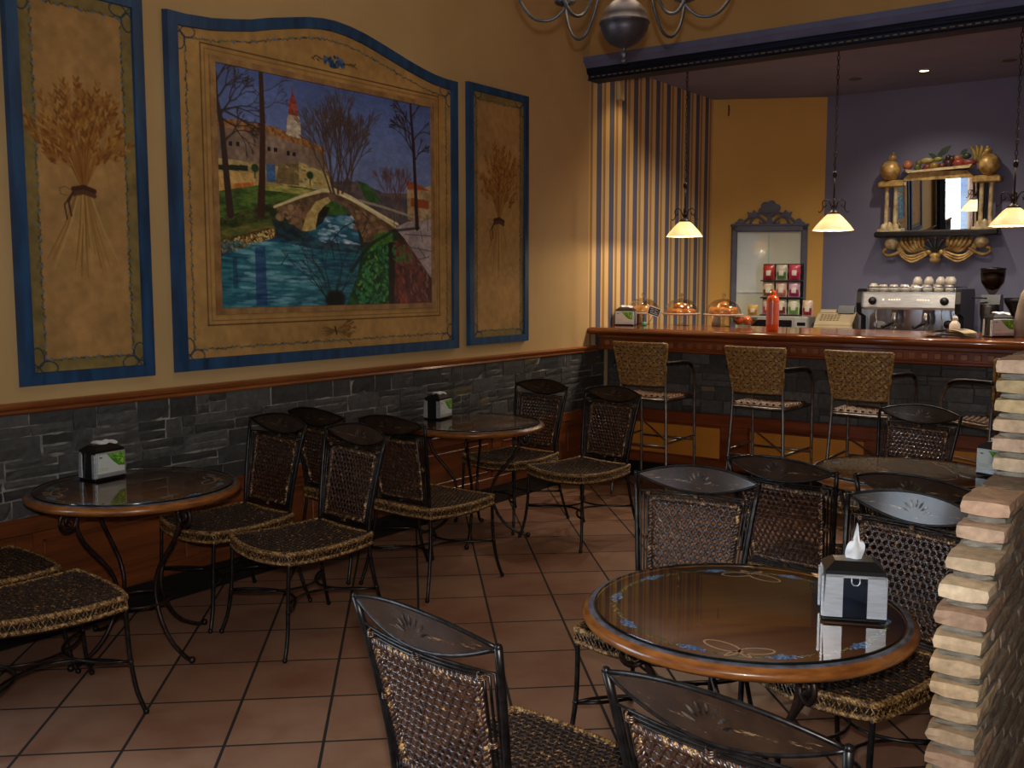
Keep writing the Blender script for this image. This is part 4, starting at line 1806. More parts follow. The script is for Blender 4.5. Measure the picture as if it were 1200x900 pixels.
wheat_panel(2.56, 1.137, 2.915, .330, .062, 'tall blue framed wheat sheaf panel at the far left of the wall', 31, .045)
wheat_panel(5.69, 1.154, 2.92, .350, .055, 'tall blue framed wheat sheaf panel right of the big landscape painting', 37, .035)

# big arched board
my0, my1, mz0, mz1 = 3.012, 5.222, 1.143, 2.896
arch = [(3.012, 2.894), (3.12, 2.893), (3.279, 2.905), (3.40, 2.925), (3.529, 2.949), (3.66, 2.985), (3.799, 3.016), (3.92, 3.042), (4.025, 3.057), (4.12, 3.062), (4.229, 3.056), (4.36, 3.038), (4.483, 3.012),
        (4.62, 2.980), (4.755, 2.948), (4.87, 2.925), (4.985, 2.906), (5.10, 2.897), (5.222, 2.896)]
ymc = 4.117
main = thing('landscape_painting', 'large arched blue framed board with an oil painting of a stone bridge over a stream', 'painting', (0.0, ymc, mz0))
outer = [(my0 - ymc, 0)] + [(my1 - ymc, 0)] + [(y - ymc, z - mz0) for y, z in reversed(arch)]
FWD = .066


def inset(poly, d):
    n = len(poly)
    out = []
    for i in range(n):
        p0, p1, p2 = Vector(poly[i - 1]), Vector(poly[i]), Vector(poly[(i + 1) % n])
        a, b = (p1 - p0).normalized(), (p2 - p1).normalized()
        na, nb = Vector((-a.y, a.x)), Vector((-b.y, b.x))
        m = (na + nb)
        m.normalize()
        k = d / max(.3, m.dot(na))
        out.append(tuple(p1 + m * k))
    return out


inner = inset(outer, FWD)
frame_mesh(outer, inner, .001, .040, 'frame', M['blue_frame'], main)
bk = MB()
bk.prism(inset(outer, .02), 0, .001, .018)
bk.build('backing_board', M['board_edge'], main)
bw_, bh_ = my1 - my0 - .02, 3.062 - mz0
W_, H_ = int(bw_ / PX), int(bh_ / PX)
P = Paint(W_, H_, (184, 142, 84), 5)
P.mottle(.13, 40)
P.mottle(.05, 6)


def bp(y, z):      # wall metres -> brush px
    return ((y - my0 - .01) / bw_ * W_, (1 - (z - mz0) / bh_) * H_)


r = random.Random(2)
gl_ = inset(outer, FWD + .045)
gp = [bp(y + ymc, z + mz0) for y, z in gl_]
garland(P, gp + [gp[0]], r)
for (i, sx, sy) in ((0, 1, -1), (1, -1, -1), (2, -1, 1), (len(gp) - 1, 1, 1)):
    corner_knot(P, gp[i][0] - sx * 6, gp[i][1] - sy * 6, sx, sy, (34, 50, 84))
# thin dotted line round the canvas
cy0, cy1, cz0, cz1 = 3.295, 4.950, 1.458, 2.690
for (d_, cc) in ((.085, (62, 40, 24)), (.062, (110, 78, 44))):
    q = [bp(cy0 - d_, cz0 - d_), bp(cy1 + d_, cz0 - d_), bp(cy1 + d_, cz1 + d_), bp(cy0 - d_, cz1 + d_)]
    for i in range(4):
        P.line([q[i], q[(i + 1) % 4]], 1.5 if d_ > .07 else .9, cc, .85)
# blue flower ornament above, small sheaf below
bx_, by_ = bp(4.125, 2.835)
for k in range(60):
    a, rr = r.uniform(0, 2 * PI), r.random() ** .5
    P.dab(bx_ + rr * 22 * math.cos(a), by_ + rr * 7 * math.sin(a), 3, 2.2, r.uniform(0, 3), r.choice([(48, 80, 120), (80, 112, 150), (36, 58, 92)]))
for s_ in (-1, 1):
    P.line([(bx_ + s_ * 22, by_), (bx_ + s_ * 34, by_ - 3), (bx_ + s_ * 44, by_ + 2)], 1.4, (90, 70, 40))
    for k in range(4):
        P.dab(bx_ + s_ * (28 + 4 * k), by_ + r.uniform(-4, 4), 3.5, 1.2, s_ * r.uniform(-.8, .8), (96, 84, 50))
sx_, sy_ = bp(4.10, 1.312)
for k in range(34):
    a = r.gauss(0, .30)
    L = r.uniform(16, 38)
    P.line([(sx_, sy_), (sx_ + math.cos(a) * L, sy_ - math.sin(a) * L)], 1.2, r.choice([(138, 104, 54), (112, 78, 40), (160, 126, 70)]), .8)
    P.dab(sx_ + math.cos(a) * L, sy_ - math.sin(a) * L, 4, 1.6, -a, r.choice([(138, 104, 54), (120, 84, 42)]), .8)
    P.line([(sx_, sy_), (sx_ - math.cos(a) * L * .8, sy_ - math.sin(a) * L * .6 + 2)], 1.0, (120, 88, 48), .7)
P.line([(sx_ - 2, sy_ - 5), (sx_ + 1, sy_ + 5)], 3, (66, 44, 26))
inn = inset(outer, .02)
mask = P.pmask([bp(y + ymc, z + mz0) for y, z in inn])
paint_mesh('painted_board', P, lambda U, V: (np.full_like(U, .021), my0 + .01 + U * bw_ - ymc, (1 - V) * bh_), M['board'], main, mask)
# moulding round the canvas
o_ = [(cy0 - .036 - ymc, cz0 - .036 - mz0), (cy1 + .036 - ymc, cz0 - .036 - mz0), (cy1 + .036 - ymc, cz1 + .036 - mz0), (cy0 - .036 - ymc, cz1 + .036 - mz0)]
i2 = [(cy0 - ymc, cz0 - mz0), (cy1 - ymc, cz0 - mz0), (cy1 - ymc, cz1 - mz0), (cy0 - ymc, cz1 - mz0)]
frame_mesh(o_, i2, .018, .034, 'inner_moulding', M['mould'], main)

# the oil painting itself
CW, CHh = int((cy1 - cy0) / .0036), int((cz1 - cz0) / .0036)
P = Paint(CW, CHh, (84, 104, 150), 9)
# plane homography from sketch coordinates (810 x 900 study) to brush px
src = [(27, 25), (783, 172), (783, 848), (52, 868)]
dst = [(0, 0), (CW, 0), (CW, CHh), (0, CHh)]
A = []
for (x, y), (u, v) in zip(src, dst):
    A.append([x, y, 1, 0, 0, 0, -u * x, -u * y, u])
    A.append([0, 0, 0, x, y, 1, -v * x, -v * y, v])
A = np.array(A, float)
hh = np.linalg.solve(A[:, :8], A[:, 8])


def q_(x, y):
    w = hh[6] * x + hh[7] * y + 1
    return ((hh[0] * x + hh[1] * y + hh[2]) / w, (hh[3] * x + hh[4] * y + hh[5]) / w)


def Q(*pts):
    return [q_(x, y) for x, y in pts]


# sky, deeper blue above
yy = np.linspace(0, 1, CHh)[:, None, None]
P.a[:] = np.array((74, 92, 146), np.float32) / 255 * (1 - yy) + np.array((150, 158, 184), np.float32) / 255 * yy
P.mottle(.10, 60, 30)
P.poly([(0, CHh * .52), (CW, CHh * .52), (CW, CHh), (0, CHh)], (52, 58, 40), (36, 40, 34), s=20, sy=8)
# distant slope and far house
P.poly(Q((420, 430), (520, 430), (620, 470), (700, 470), (790, 520), (790, 640), (420, 520)), (104, 88, 84), (70, 66, 74))
P.poly(Q((520, 425), (560, 440), (610, 500), (560, 505)), (40, 72, 40), (60, 96, 50), s=8)
P.poly(Q((697, 450), (740, 455), (790, 440), (790, 600), (700, 560)), (176, 150, 112), (140, 112, 80))
P.poly(Q((694, 425), (740, 440), (780, 462), (700, 455)), (150, 74, 40))
P.poly(Q((712, 485), (775, 495), (775, 525), (712, 515)), (140, 70, 36))
# town wall with tiled roof
P.poly(Q((20, 215), (180, 238), (300, 275), (405, 320), (430, 430), (300, 460), (20, 400)), (148, 126, 108), (112, 92, 78), s=20)
P.poly(Q((20, 213), (110, 222), (230, 243), (330, 278), (410, 318), (412, 336), (320, 305), (220, 272), (110, 252), (20, 246)), (156, 112, 66), (112, 74, 44), s=5)
P.mottle(.12, 5, 30, mask=P.pmask(Q((20, 213), (230, 243), (410, 318), (412, 336), (220, 272), (20, 246))))
for (x, y) in ((80, 303), (106, 305), (214, 320), (237, 324), (281, 335), (302, 338)):
    P.poly(Q((x - 6, y - 8), (x + 6, y - 7), (x + 6, y + 8), (x - 6, y + 7)), (26, 26, 38))
P.poly(Q((20, 350), (300, 388), (430, 415), (430, 450), (300, 452), (20, 470)), (172, 150, 96), (142, 118, 76), s=12)
P.poly(Q((250, 368), (320, 372), (318, 445), (235, 438)), (122, 104, 68), (98, 82, 54), s=8)
P.poly(Q((316, 362), (430, 410), (432, 462), (320, 455)), (186, 168, 112), (160, 138, 84), s=10)
P.poly(Q((205, 372), (236, 374), (236, 436), (205, 432)), (70, 106, 150), (52, 84, 124), s=6)
P.poly(Q((20, 375), (140, 378), (142, 398), (20, 392)), (32, 42, 30))
P.poly(Q((20, 398), (165, 405), (168, 465), (20, 470)), (196, 160, 96), (170, 130, 76), s=10)
P.poly(Q((95, 440), (160, 436), (165, 464), (90, 464)), (196, 104, 50), (160, 90, 50), s=6)
for k in range(30):
    x, y = r.uniform(240, 420), r.uniform(380, 450)
    P.dab(*q_(x, y), 4, 1.5, .2, r.choice([(110, 96, 66), (84, 72, 50), (176, 156, 104)]), .6)
for (x, y) in ((165, 395), (357, 418)):
    P.line(Q((x, y), (x, y + 26)), 2, (50, 50, 30))
    P.dab(*q_(x, y - 8), 7, 6, 0, (36, 58, 34))
# bell tower
P.poly(Q((278, 215), (325, 225), (326, 285), (274, 270)), (196, 182, 160), (160, 146, 128), s=6)
P.poly(Q((284, 160), (311, 162), (318, 222), (280, 216)), (156, 76, 56), (120, 54, 42), s=4)
P.poly(Q((283, 200), (320, 206), (322, 226), (276, 218)), (170, 148, 124))
P.poly(Q((287, 150), (296, 118), (308, 152), (312, 164), (283, 162)), (150, 66, 50), (110, 46, 38), s=4)
P.line(Q((296, 120), (294, 98)), 1.4, (120, 70, 50))
# meadow
P.poly(Q((30, 468), (180, 445), (330, 450), (420, 470), (330, 500), (240, 545), (220, 560), (230, 600), (40, 650)), (84, 108, 46), (48, 68, 32), s=16, sy=6)
P.poly(Q((200, 440), (370, 462), (330, 478), (200, 462)), (170, 160, 84), (120, 120, 60), s=20, sy=4)
P.poly(Q((40, 560), (250, 500), (230, 580), (40, 620)), (36, 46, 28), (74, 80, 38), s=14, sy=6)
P.poly(Q((44, 606), (220, 560), (240, 600), (50, 640)), (110, 96, 50), (66, 84, 38), s=16, sy=5)
# pebble bank
P.poly(Q((46, 632), (215, 592), (240, 622), (200, 645), (50, 692)), (92, 70, 40), (60, 44, 26), s=4)
for k in range(260):
    x = r.uniform(50, 232)
    y = lerp(640, 600, (x - 50) / 180) + r.uniform(-2, 42)
    P.dab(*q_(x, y), r.uniform(1.2, 3), r.uniform(1, 2), r.uniform(0, 3), r.choice([(190, 160, 96), (160, 120, 66), (112, 84, 46), (206, 186, 130)]))
# the stream
P.poly(Q((50, 690), (230, 625), (330, 640), (380, 560), (480, 540), (525, 600), (540, 700), (480, 870), (50, 870)), (44, 104, 118), (26, 66, 92), s=34, sy=10)
st_ = r
for k in range(420):
    x, y = r.uniform(55, 520), r.uniform(640, 868)
    t = (x - 250) / 200
    c = r.choice([(96, 150, 164), (56, 122, 134), (34, 84, 104), (130, 176, 186)]) if abs(t) < .7 else r.choice([(24, 62, 90), (30, 88, 100), (20, 48, 70), (60, 130, 132)])
    P.dab(*q_(x, y), r.uniform(8, 22), r.uniform(1.2, 2.8), .02, c, .5)
P.poly(Q((88, 690), (102, 690), (108, 800), (90, 800)), (22, 46, 74), a=.5)
P.poly(Q((165, 660), (200, 656), (208, 858), (170, 858)), (24, 44, 96), a=.6)
for k in range(90):
    x, y = r.uniform(390, 520), r.uniform(550, 665)
    P.dab(*q_(x, y), r.uniform(5, 13), r.uniform(1.4, 3), .05, r.choice([(170, 196, 214), (110, 150, 176), (70, 116, 146), (200, 214, 224)]), .6)
P.poly(Q((220, 560), (330, 600), (400, 640), (540, 650), (530, 680), (380, 665), (250, 640)), (26, 34, 42), (36, 70, 86), s=16, sy=5, a=.75)
# the bridge
P.poly(Q((232, 520), (330, 480), (430, 462), (470, 470), (560, 530), (660, 590), (620, 640), (545, 640), (530, 600), (500, 540), (460, 500), (420, 486), (380, 500), (350, 540), (330, 605), (290, 575)),
       (116, 92, 66), (84, 64, 48), s=9)
for k in range(170):
    x = r.uniform(245, 620)
    y = (lerp(520, 575, r.random()) if x < 345 else lerp(530, 625, r.random()) + (x - 560) * .2)
    if 345 < x < 515:
        continue
    P.dab(*q_(x, y), r.uniform(4, 7), r.uniform(3, 5), r.uniform(-.4, .4), r.choice([(132, 104, 74), (104, 80, 58), (150, 120, 88), (76, 58, 44), (120, 84, 66)]), .75)
P.poly(Q((328, 600), (345, 545), (378, 500), (420, 484), (430, 500), (400, 520), (385, 560), (375, 598), (340, 604)), (188, 164, 100), (156, 130, 78), s=10)
P.poly(Q((400, 520), (432, 498), (478, 520), (486, 545), (420, 548)), (44, 80, 34), (66, 104, 44), s=7)
P.poly(Q((385, 540), (405, 518), (428, 520), (400, 575), (375, 590)), (30, 30, 26), a=.85)
P.line(Q((232, 520), (330, 482), (400, 462), (440, 462), (500, 488), (580, 535), (655, 585)), [4, 5, 6, 8, 8, 7, 5], (200, 182, 136))
P.line(Q((470, 478), (560, 520), (665, 578)), 4, (216, 200, 158))
P.line(Q((530, 496), (620, 520), (720, 552)), 4, (150, 138, 118))
# right bank, path and paving
P.poly(Q((540, 660), (640, 595), (660, 640), (640, 700), (650, 850), (480, 866), (520, 760)), (38, 84, 40), (22, 50, 30), s=9)
for k in range(420):
    x, y = r.uniform(500, 645), r.uniform(640, 855)
    if x < 560 - (y - 640) * .25:
        continue
    P.dab(*q_(x, y), r.uniform(2, 6), r.uniform(1.5, 3.5), r.uniform(0, 3), r.choice([(48, 110, 52), (72, 140, 66), (28, 70, 50), (104, 150, 60), (20, 52, 30), (40, 120, 90)]), .8)
P.poly(Q((590, 610), (645, 600), (650, 640), (560, 660)), (70, 120, 50), (48, 90, 40), s=6)
P.poly(Q((632, 640), (690, 630), (740, 700), (790, 770), (790, 860), (635, 860)), (108, 52, 44), (60, 34, 34), s=14)
for k in range(120):
    x, y = r.uniform(660, 780), r.uniform(680, 850)
    P.dab(*q_(x, y), r.uniform(2, 8), r.uniform(1, 3), 1.2, r.choice([(150, 66, 44), (92, 50, 50), (130, 96, 90), (54, 34, 40)]), .6)
P.poly(Q((632, 640), (656, 640), (650, 860), (630, 860)), (16, 24, 20), a=.8)
for k in range(50):
    P.dab(*q_(r.uniform(645, 715), r.uniform(650, 710)), r.uniform(2, 5), 2, r.uniform(0, 3), (58, 108, 54), .8)
P.poly(Q((655, 590), (700, 568), (790, 560), (790, 775), (690, 630)), (168, 152, 150), (136, 122, 124), s=14)
for ln_ in (((690, 612), (790, 618)), ((700, 655), (790, 672)), ((730, 700), (775, 690)), ((745, 600), (752, 640)), ((735, 655), (760, 690))):
    P.line(Q(*ln_), 1.6, (84, 74, 78))
# cast shadow of the tree over the path
P.line(Q((740, 590), (650, 600), (580, 640), (540, 680), (500, 740)), [4, 5, 6, 7, 8], (30, 34, 30), .7)
P.line(Q((652, 540), (652, 585)), 1.6, (34, 52, 50))
P.line(Q((770, 545), (770, 600)), 1.6, (40, 60, 60))
# trees
tr = random.Random(21)
cbark = (52, 38, 34)
for (x, a_, L, w) in ((440, 1.75, 60, 9), (455, 1.45, 66, 9), (470, 1.15, 56, 8), (492, 1.3, 50, 7), (430, 2.0, 56, 7)):
    X, Y = q_(x, 470)
    P.tree(X, Y, a_, L * .62, w * .62, (74, 56, 46), 5, .42, tr, .9, .80)
for k in range(16):
    X, Y = q_(tr.uniform(425, 500), 440)
    P.tree(X, Y, tr.uniform(1.0, 2.1), tr.uniform(28, 42), 2.2, (66, 52, 48), 4, .34, tr, .75, .80)
X, Y = q_(650, 500)
for k in range(18):
    P.tree(X + tr.uniform(-16, 20), Y, tr.uniform(1.0, 2.1), 20, 2, (84, 58, 58), 3, .5, tr, .7, .78)
P.line(Q((80, 545), (68, 430), (50, 240), (30, 140), (27, 60)), [13, 11, 9, 7, 6], cbark)
for (x, y, a_, L) in ((45, 205, .9, 38), (35, 145, .9, 34), (58, 300, .75, 30), (48, 215, -.35, 34), (60, 190, -.3, 36), (30, 90, 1.0, 26), (44, 190, .3, 40)):
    P.tree(*q_(x, y), a_, L * .7, 3.4, (44, 34, 34), 4, .5, tr, .9, .74)
P.line(Q((186, 540), (190, 420), (192, 250), (186, 60), (184, 45)), [15, 12, 10, 8, 8], (60, 38, 32))
for (x, y, a_) in ((196, 120, .4), (196, 180, .5), (180, 130, 2.6)):
    P.tree(*q_(x, y), a_, 22, 1.6, (60, 48, 52), 3, .6, tr, .7, .72)
P.line(Q((733, 590), (728, 450), (722, 300), (714, 200), (712, 150)), [10, 8, 7, 6, 5], (48, 34, 34))
for (x, y, a_, L) in ((722, 330, 2.3, 34), (720, 290, .8, 30), (718, 240, 2.4, 28), (716, 200, .7, 24), (724, 360, .9, 24), (722, 330, 2.0, 36), (720, 270, 2.7, 26)):
    P.tree(*q_(x, y), a_, L * .7, 3, (46, 34, 38), 4, .5, tr, .85, .74)
# bush leaning over the water, its stems in front
bs = random.Random(6)
for k in range(13):
    a_ = bs.uniform(.85, 2.5)
    X, Y = q_(440 + bs.uniform(-18, 18), 852)
    P.tree(X, Y, a_, bs.uniform(26, 40), 2.3, (34, 34, 34), 4, .32, bs, .75, .80, .80 and 1)
P.dab(*q_(445, 838), 22, 16, 0, (18, 20, 20), .9)
P.line(Q((440, 700), (430, 640), (470, 590), (500, 575)), 1.8, (28, 26, 26))
P.line(Q((400, 740), (330, 680), (280, 680), (255, 720)), 1.6, (40, 50, 50))
P.line(Q((540, 610), (560, 560), (540, 540)), 2, (60, 44, 36))
P.mottle(.10, 7, 4)
P.a = P.a * 1.18 + .012
paint_mesh('oil_painting', P, lambda U, V: (np.full_like(U, .026), cy0 + U * (cy1 - cy0) - ymc, cz1 - V * (cz1 - cz0) - mz0), M['canvas'], main)

# ------------------------------------------------------------------ pendant lamps over the bar
M['shade'] = None
N = Nodes('alabaster_shade')
N.set(color=rgb(252, 232, 196), rough=0.5)
v_ = N.coord('Object', (1, 1, 1))
f_ = N.noise(v_, 9, 4, .7)
N.l(N.ramp(f_, [(.4, rgb(252, 224, 178)), (.6, rgb(255, 244, 222))]), N.b.inputs['Base Color'])
N.l(N.ramp(f_, [(.4, rgb(252, 216, 150)), (.6, rgb(255, 238, 200))]), N.b.inputs['Emission Color'])
N.b.inputs['Emission Strength'].default_value = 0.5
tl = N.n('ShaderNodeBsdfTranslucent')
tl.inputs[0].default_value = (*rgb(255, 236, 200), 1)
mxs = N.n('ShaderNodeMixShader')
mxs.inputs[0].default_value = .45
N.l(N.b.outputs[0], mxs.inputs[1])
N.l(tl.outputs[0], mxs.inputs[2])
N.l(mxs.outputs[0], N.out.inputs[0])
M['shade'] = N.m
M['lamp_iron'] = mat('bronze_lamp_iron', rgb(58, 42, 32), rgb(34, 24, 20), rough=0.45, metal=0.6, scale=30)
M['bulb'] = emit_mat('lit_bulb', rgb(255, 214, 150), 5.0)


def pendant(x, y, zr, label):
    t = thing('pendant_lamp', label, 'pendant lamp', (x, y, zr), 0, 'bar pendants')
    s = MB()
    pr = [(.146, 0.0), (.142, .006), (.118, .038), (.090, .070), (.062, .100), (.040, .118), (.030, .122)]
    s.lathe(pr + [(r_ - .004, z_) for r_, z_ in reversed(pr)], 40)
    s.build('lamp_shade', M['shade'], t, fix=True)
    h = MB()
    h.lathe([(.0, .150), (.012, .150), (.020, .142), (.040, .128), (.044, .118), (.030, .112), (0, .112)], 20)
    h.tube([(0, 0, .14), (0, 0, .40)], .006, 8)
    h.sphere((0, 0, .175), .014, 10)
    h.sphere((0, 0, .40), .017, 10, sz=1.6)
    for k in range(4):
        a = PI / 2 * k + .35
        pts = [(.012, .155), (.030, .205), (.055, .222), (.078, .205), (.074, .175), (.058, .170), (.052, .188)]
        h.tube([(math.cos(a) * p.x, math.sin(a) * p.x, p.y) for p in spline([(u, v, 0) for u, v in pts], 4)], .0042, 6)
        pts = [(.074, .180), (.078, .150), (.096, .130), (.104, .140)]
        h.tube([(math.cos(a) * p.x, math.sin(a) * p.x, p.y) for p in spline([(u, v, 0) for u, v in pts], 4)], .004, 6)
    h.build('scroll_holder', M['lamp_iron'], t, fix=False)
    c = MB()
    z = .42
    top = BCEIL - .02 - zr
    k = 0
    while z < top:
        pts = []
        for i in range(10):
            a = 2 * PI * i / 10
            u, w = .0085 * math.cos(a), .021 * math.sin(a)
            pts.append((u, 0, z + .018 + w) if k % 2 else (0, u, z + .018 + w))
        c.tube(pts, .0026, 4, closed=True)
        z += .034
        k += 1
    c.build('chain', M['lamp_iron'], t, fix=False)
    r_ = MB().lathe([(0, top), (.06, top + .0), (.062, top + .008), (.055, top + .019), (0, top + .019)], 24)
    r_.build('ceiling_rose', M['lamp_iron'], t)
    b = MB().sphere((0, 0, .060), .022, 12, sz=1.25)
    b.build('bulb', M['bulb'], t)
    l = add_light('pendant_light', 'POINT', (0, 0, .020), LIGHT['pendant'], (1.0, .80, .54), .02)
    l.parent = t


pendant(.66, 7.3, 1.945, 'small cone shaded pendant lamp on a chain, leftmost, before the striped wall')
pendant(1.845, 7.3, 1.960, 'cone shaded pendant lamp on a chain between the yellow and violet walls')
pendant(3.03, 7.3, 1.955, 'cone shaded pendant lamp at the right edge beside the gilded mirror')

# ------------------------------------------------------------------ recessed spots
M['spot_on'] = emit_mat('lit_spot', rgb(255, 226, 180), 9.0)
M['spot_ring'] = mat('spot_ring', rgb(130, 116, 100), rgb(110, 98, 84), rough=.4, metal=.6)
M['spot_off'] = mat('spot_dark', rgb(40, 36, 34), rgb(30, 27, 26), rough=.3)
for (x, y, on, lb) in ((2.01, 8.98, 1, 'lit recessed spotlight in the dark bar ceiling'), (1.433, 9.0, 0, 'unlit recessed spotlight in the bar ceiling left of the lit one'),
                       (2.663, 8.976, 0, 'unlit recessed spotlight in the bar ceiling right of the lit one'),
                       (1.15, 7.75, 1, 'added fill spotlight out of sight behind the blue beam, left'), (2.3, 7.75, 1, 'added fill spotlight out of sight behind the blue beam, centre'),  # fittings for the three unseen spots added to light the bar
                       (3.6, 7.75, 1, 'added fill spotlight out of sight behind the blue beam, right'), (.22, 7.17, 1, 'lit recessed spotlight hidden behind the beam by the striped wall')):
    t = thing('recessed_spotlight', lb, 'spotlight', (x, y, BCEIL), 0, 'bar ceiling spots')
    MB().lathe([(.050, -.001), (.056, -.006), (.044, -.009), (.036, -.004)], 24).build('trim_ring', M['spot_ring'], t, fix=False)
    MB().lathe([(0, -.003), (.037, -.003), (.037, -.0045), (0, -.0045)], 20).build('lamp', M['spot_on'] if on else M['spot_off'], t)

# ------------------------------------------------------------------ chandelier
M['chand'] = mat('verdigris_iron', rgb(96, 96, 100), rgb(52, 50, 54), rough=0.42, metal=0.6, scale=12, p=(.3, .7))
M['chand_globe'] = mat('patinated_copper_globe', rgb(120, 100, 92), rgb(52, 54, 66), rough=0.42, metal=0.65, scale=5, stretch=(1, 1, .6), p=(.3, .7), bump=.1)
M['candle'] = mat('candle_sleeve', rgb(226, 196, 140), rgb(210, 176, 120), rough=.6)
ch = thing('chandelier', 'dark iron chandelier with a globe and curled arms hanging at the top edge', 'chandelier', (2.07, 3.84, 2.69))
g = MB()
g.lathe([(0, -.103), (.03, -.099), (.060, -.085), (.085, -.058), (.099, -.028), (.1035, -.004), (.1075, -.002), (.1075, .006), (.1035, .008), (.099, .03), (.085, .060), (.06, .085), (.03, .100), (0, .104)], 36)
g.build('globe', M['chand_globe'], ch)
g = MB()
g.lathe([(0, -.168), (.010, -.165), (.016, -.156), (.010, -.146), (.007, -.140), (.015, -.130), (.015, -.122), (.007, -.114), (.010, -.104), (.022, -.098)], 20)
g.build('finial', M['chand'], ch)
g = MB()
g.lathe([(.0, .095), (.03, .098), (.045, .11), (.03, .125), (.02, .17), (.032, .20), (.045, .23), (.03, .26), (.018, .30), (.014, .42), (.03, .45), (0, .46)], 24)
g.tube([(0, 0, .45), (0, 0, 4.05 - 2.69)], .009, 8)
g.lathe([(0, 1.325), (.07, 1.327), (.06, 1.35), (0, 1.358)], 24)
g.build('stem', M['chand'], ch, fix=False)
for k in range(8):
    a = 2 * PI * k / 8 + R(74.8)
    ca, sa = math.cos(a), math.sin(a)
    lo = k % 2 == 0
    ar = MB()
    pts = [(.03, .21), (.07, .245), (.115, .22), (.15, .12), (.19, .0), (.24, -.075), (.30, -.085), (.35, -.03), (.375, .05), (.38, .080)] if lo else \
          [(.03, .23), (.08, .29), (.15, .26), (.21, .13), (.25, .02), (.31, -.035), (.385, -.03), (.44, .03), (.462, .10), (.465, .13)]
    up_ = .075 if lo else .06
    pts = [(u, v + up_ * min(1, i / 4)) for i, (u, v) in enumerate(pts)]
    sp = spline([(u, v, 0) for u, v in pts], 6)
    ar.tube([(ca * p.x, sa * p.x, p.y) for p in sp], .0068, 7)
    tail = [(.15, .18), (.185, .22), (.215, .21), (.212, .18), (.19, .178)]
    ar.tube([(ca * p.x, sa * p.x, p.y) for p in spline([(u, v, 0) for u, v in tail], 4)], .004, 5)
    ao = ar.build('arm', M['chand'], ch, fix=False)
    ex, ez = pts[-1]
    dm = MB()
    dm.lathe([(0, -.006), (.02, -.004), (.046, .006), (.050, .014), (.046, .014), (.02, .006), (.014, .010), (.014, .03), (0, .03)], 20, center=(ca * ex, sa * ex, ez))
    dm.build('drip_dish', M['chand'], ao)
    cd = MB().lathe([(.011, .012), (.011, .095), (0, .096)], 12, center=(ca * ex, sa * ex, ez))
    cd.build('candle_sleeve', M['candle'], ao)
    bl = MB().lathe([(0, .095), (.008, .097), (.014, .112), (.011, .128), (.003, .145), (0, .146)], 10, center=(ca * ex, sa * ex, ez))
    bl.build('candle_bulb', M['bulb'], ao)
l = add_light('chandelier_glow', 'POINT', (0, 0, .36), LIGHT['chandelier'], (1.0, .82, .60), .30)
l.parent = ch

# ------------------------------------------------------------------ napkin dispensers
M['card'] = vcol_mat('printed_card', rough=.5, spec=.4)
M['black_window'] = mat('dark_clear_window', rgb(22, 28, 42), rgb(14, 18, 28), rough=.12, coat=.6, scale=10)


def card_paint():
    P = Paint(80, 50, (206, 210, 206), 3)
    r = random.Random(5)
    P.poly([(28, 0), (80, 0), (80, 36), (62, 34), (50, 24), (38, 12)], (96, 166, 44), (60, 130, 30), s=8)
    for k in range(50):
        x = r.uniform(34, 80)
        y = r.uniform(0, max(3, (x - 30) * .7))
        P.dab(x, y, r.uniform(1.5, 5), r.uniform(1, 3), r.uniform(0, 3), r.choice([(120, 190, 60), (70, 140, 36), (150, 200, 90), (52, 116, 30), (190, 200, 80)]), .9)
    P.dab(10, 8, 5, 2, 0, (86, 96, 92))
    for y in (36, 39, 42):
        P.line([(4, y), (30 + (y % 3) * 6, y)], .9, (150, 176, 140), .9)
    return P


def tissue(mb, w, h, n=9, seed=1, lean=.2):
    r = random.Random(seed)
    for s in (1, -1):
        ph = r.uniform(0, 6)

        def f(u, v, s=s, ph=ph):
            wd = w * (.55 + .55 * math.sin(PI * min(1, v * .9 + .12))) * (1 - .2 * v)
            x = (u - .5) * wd + lean * h * v
            y = s * .006 + .006 * math.sin(u * 6 + v * 4 + ph) + .004 * math.sin(v * 9 + ph)
            z = v * h * (1 - .45 * abs(u - .42) * v * 2) - .012 * math.sin(u * 11) * v
            return (x, y, z)
        mb.grid(f, 8, n)


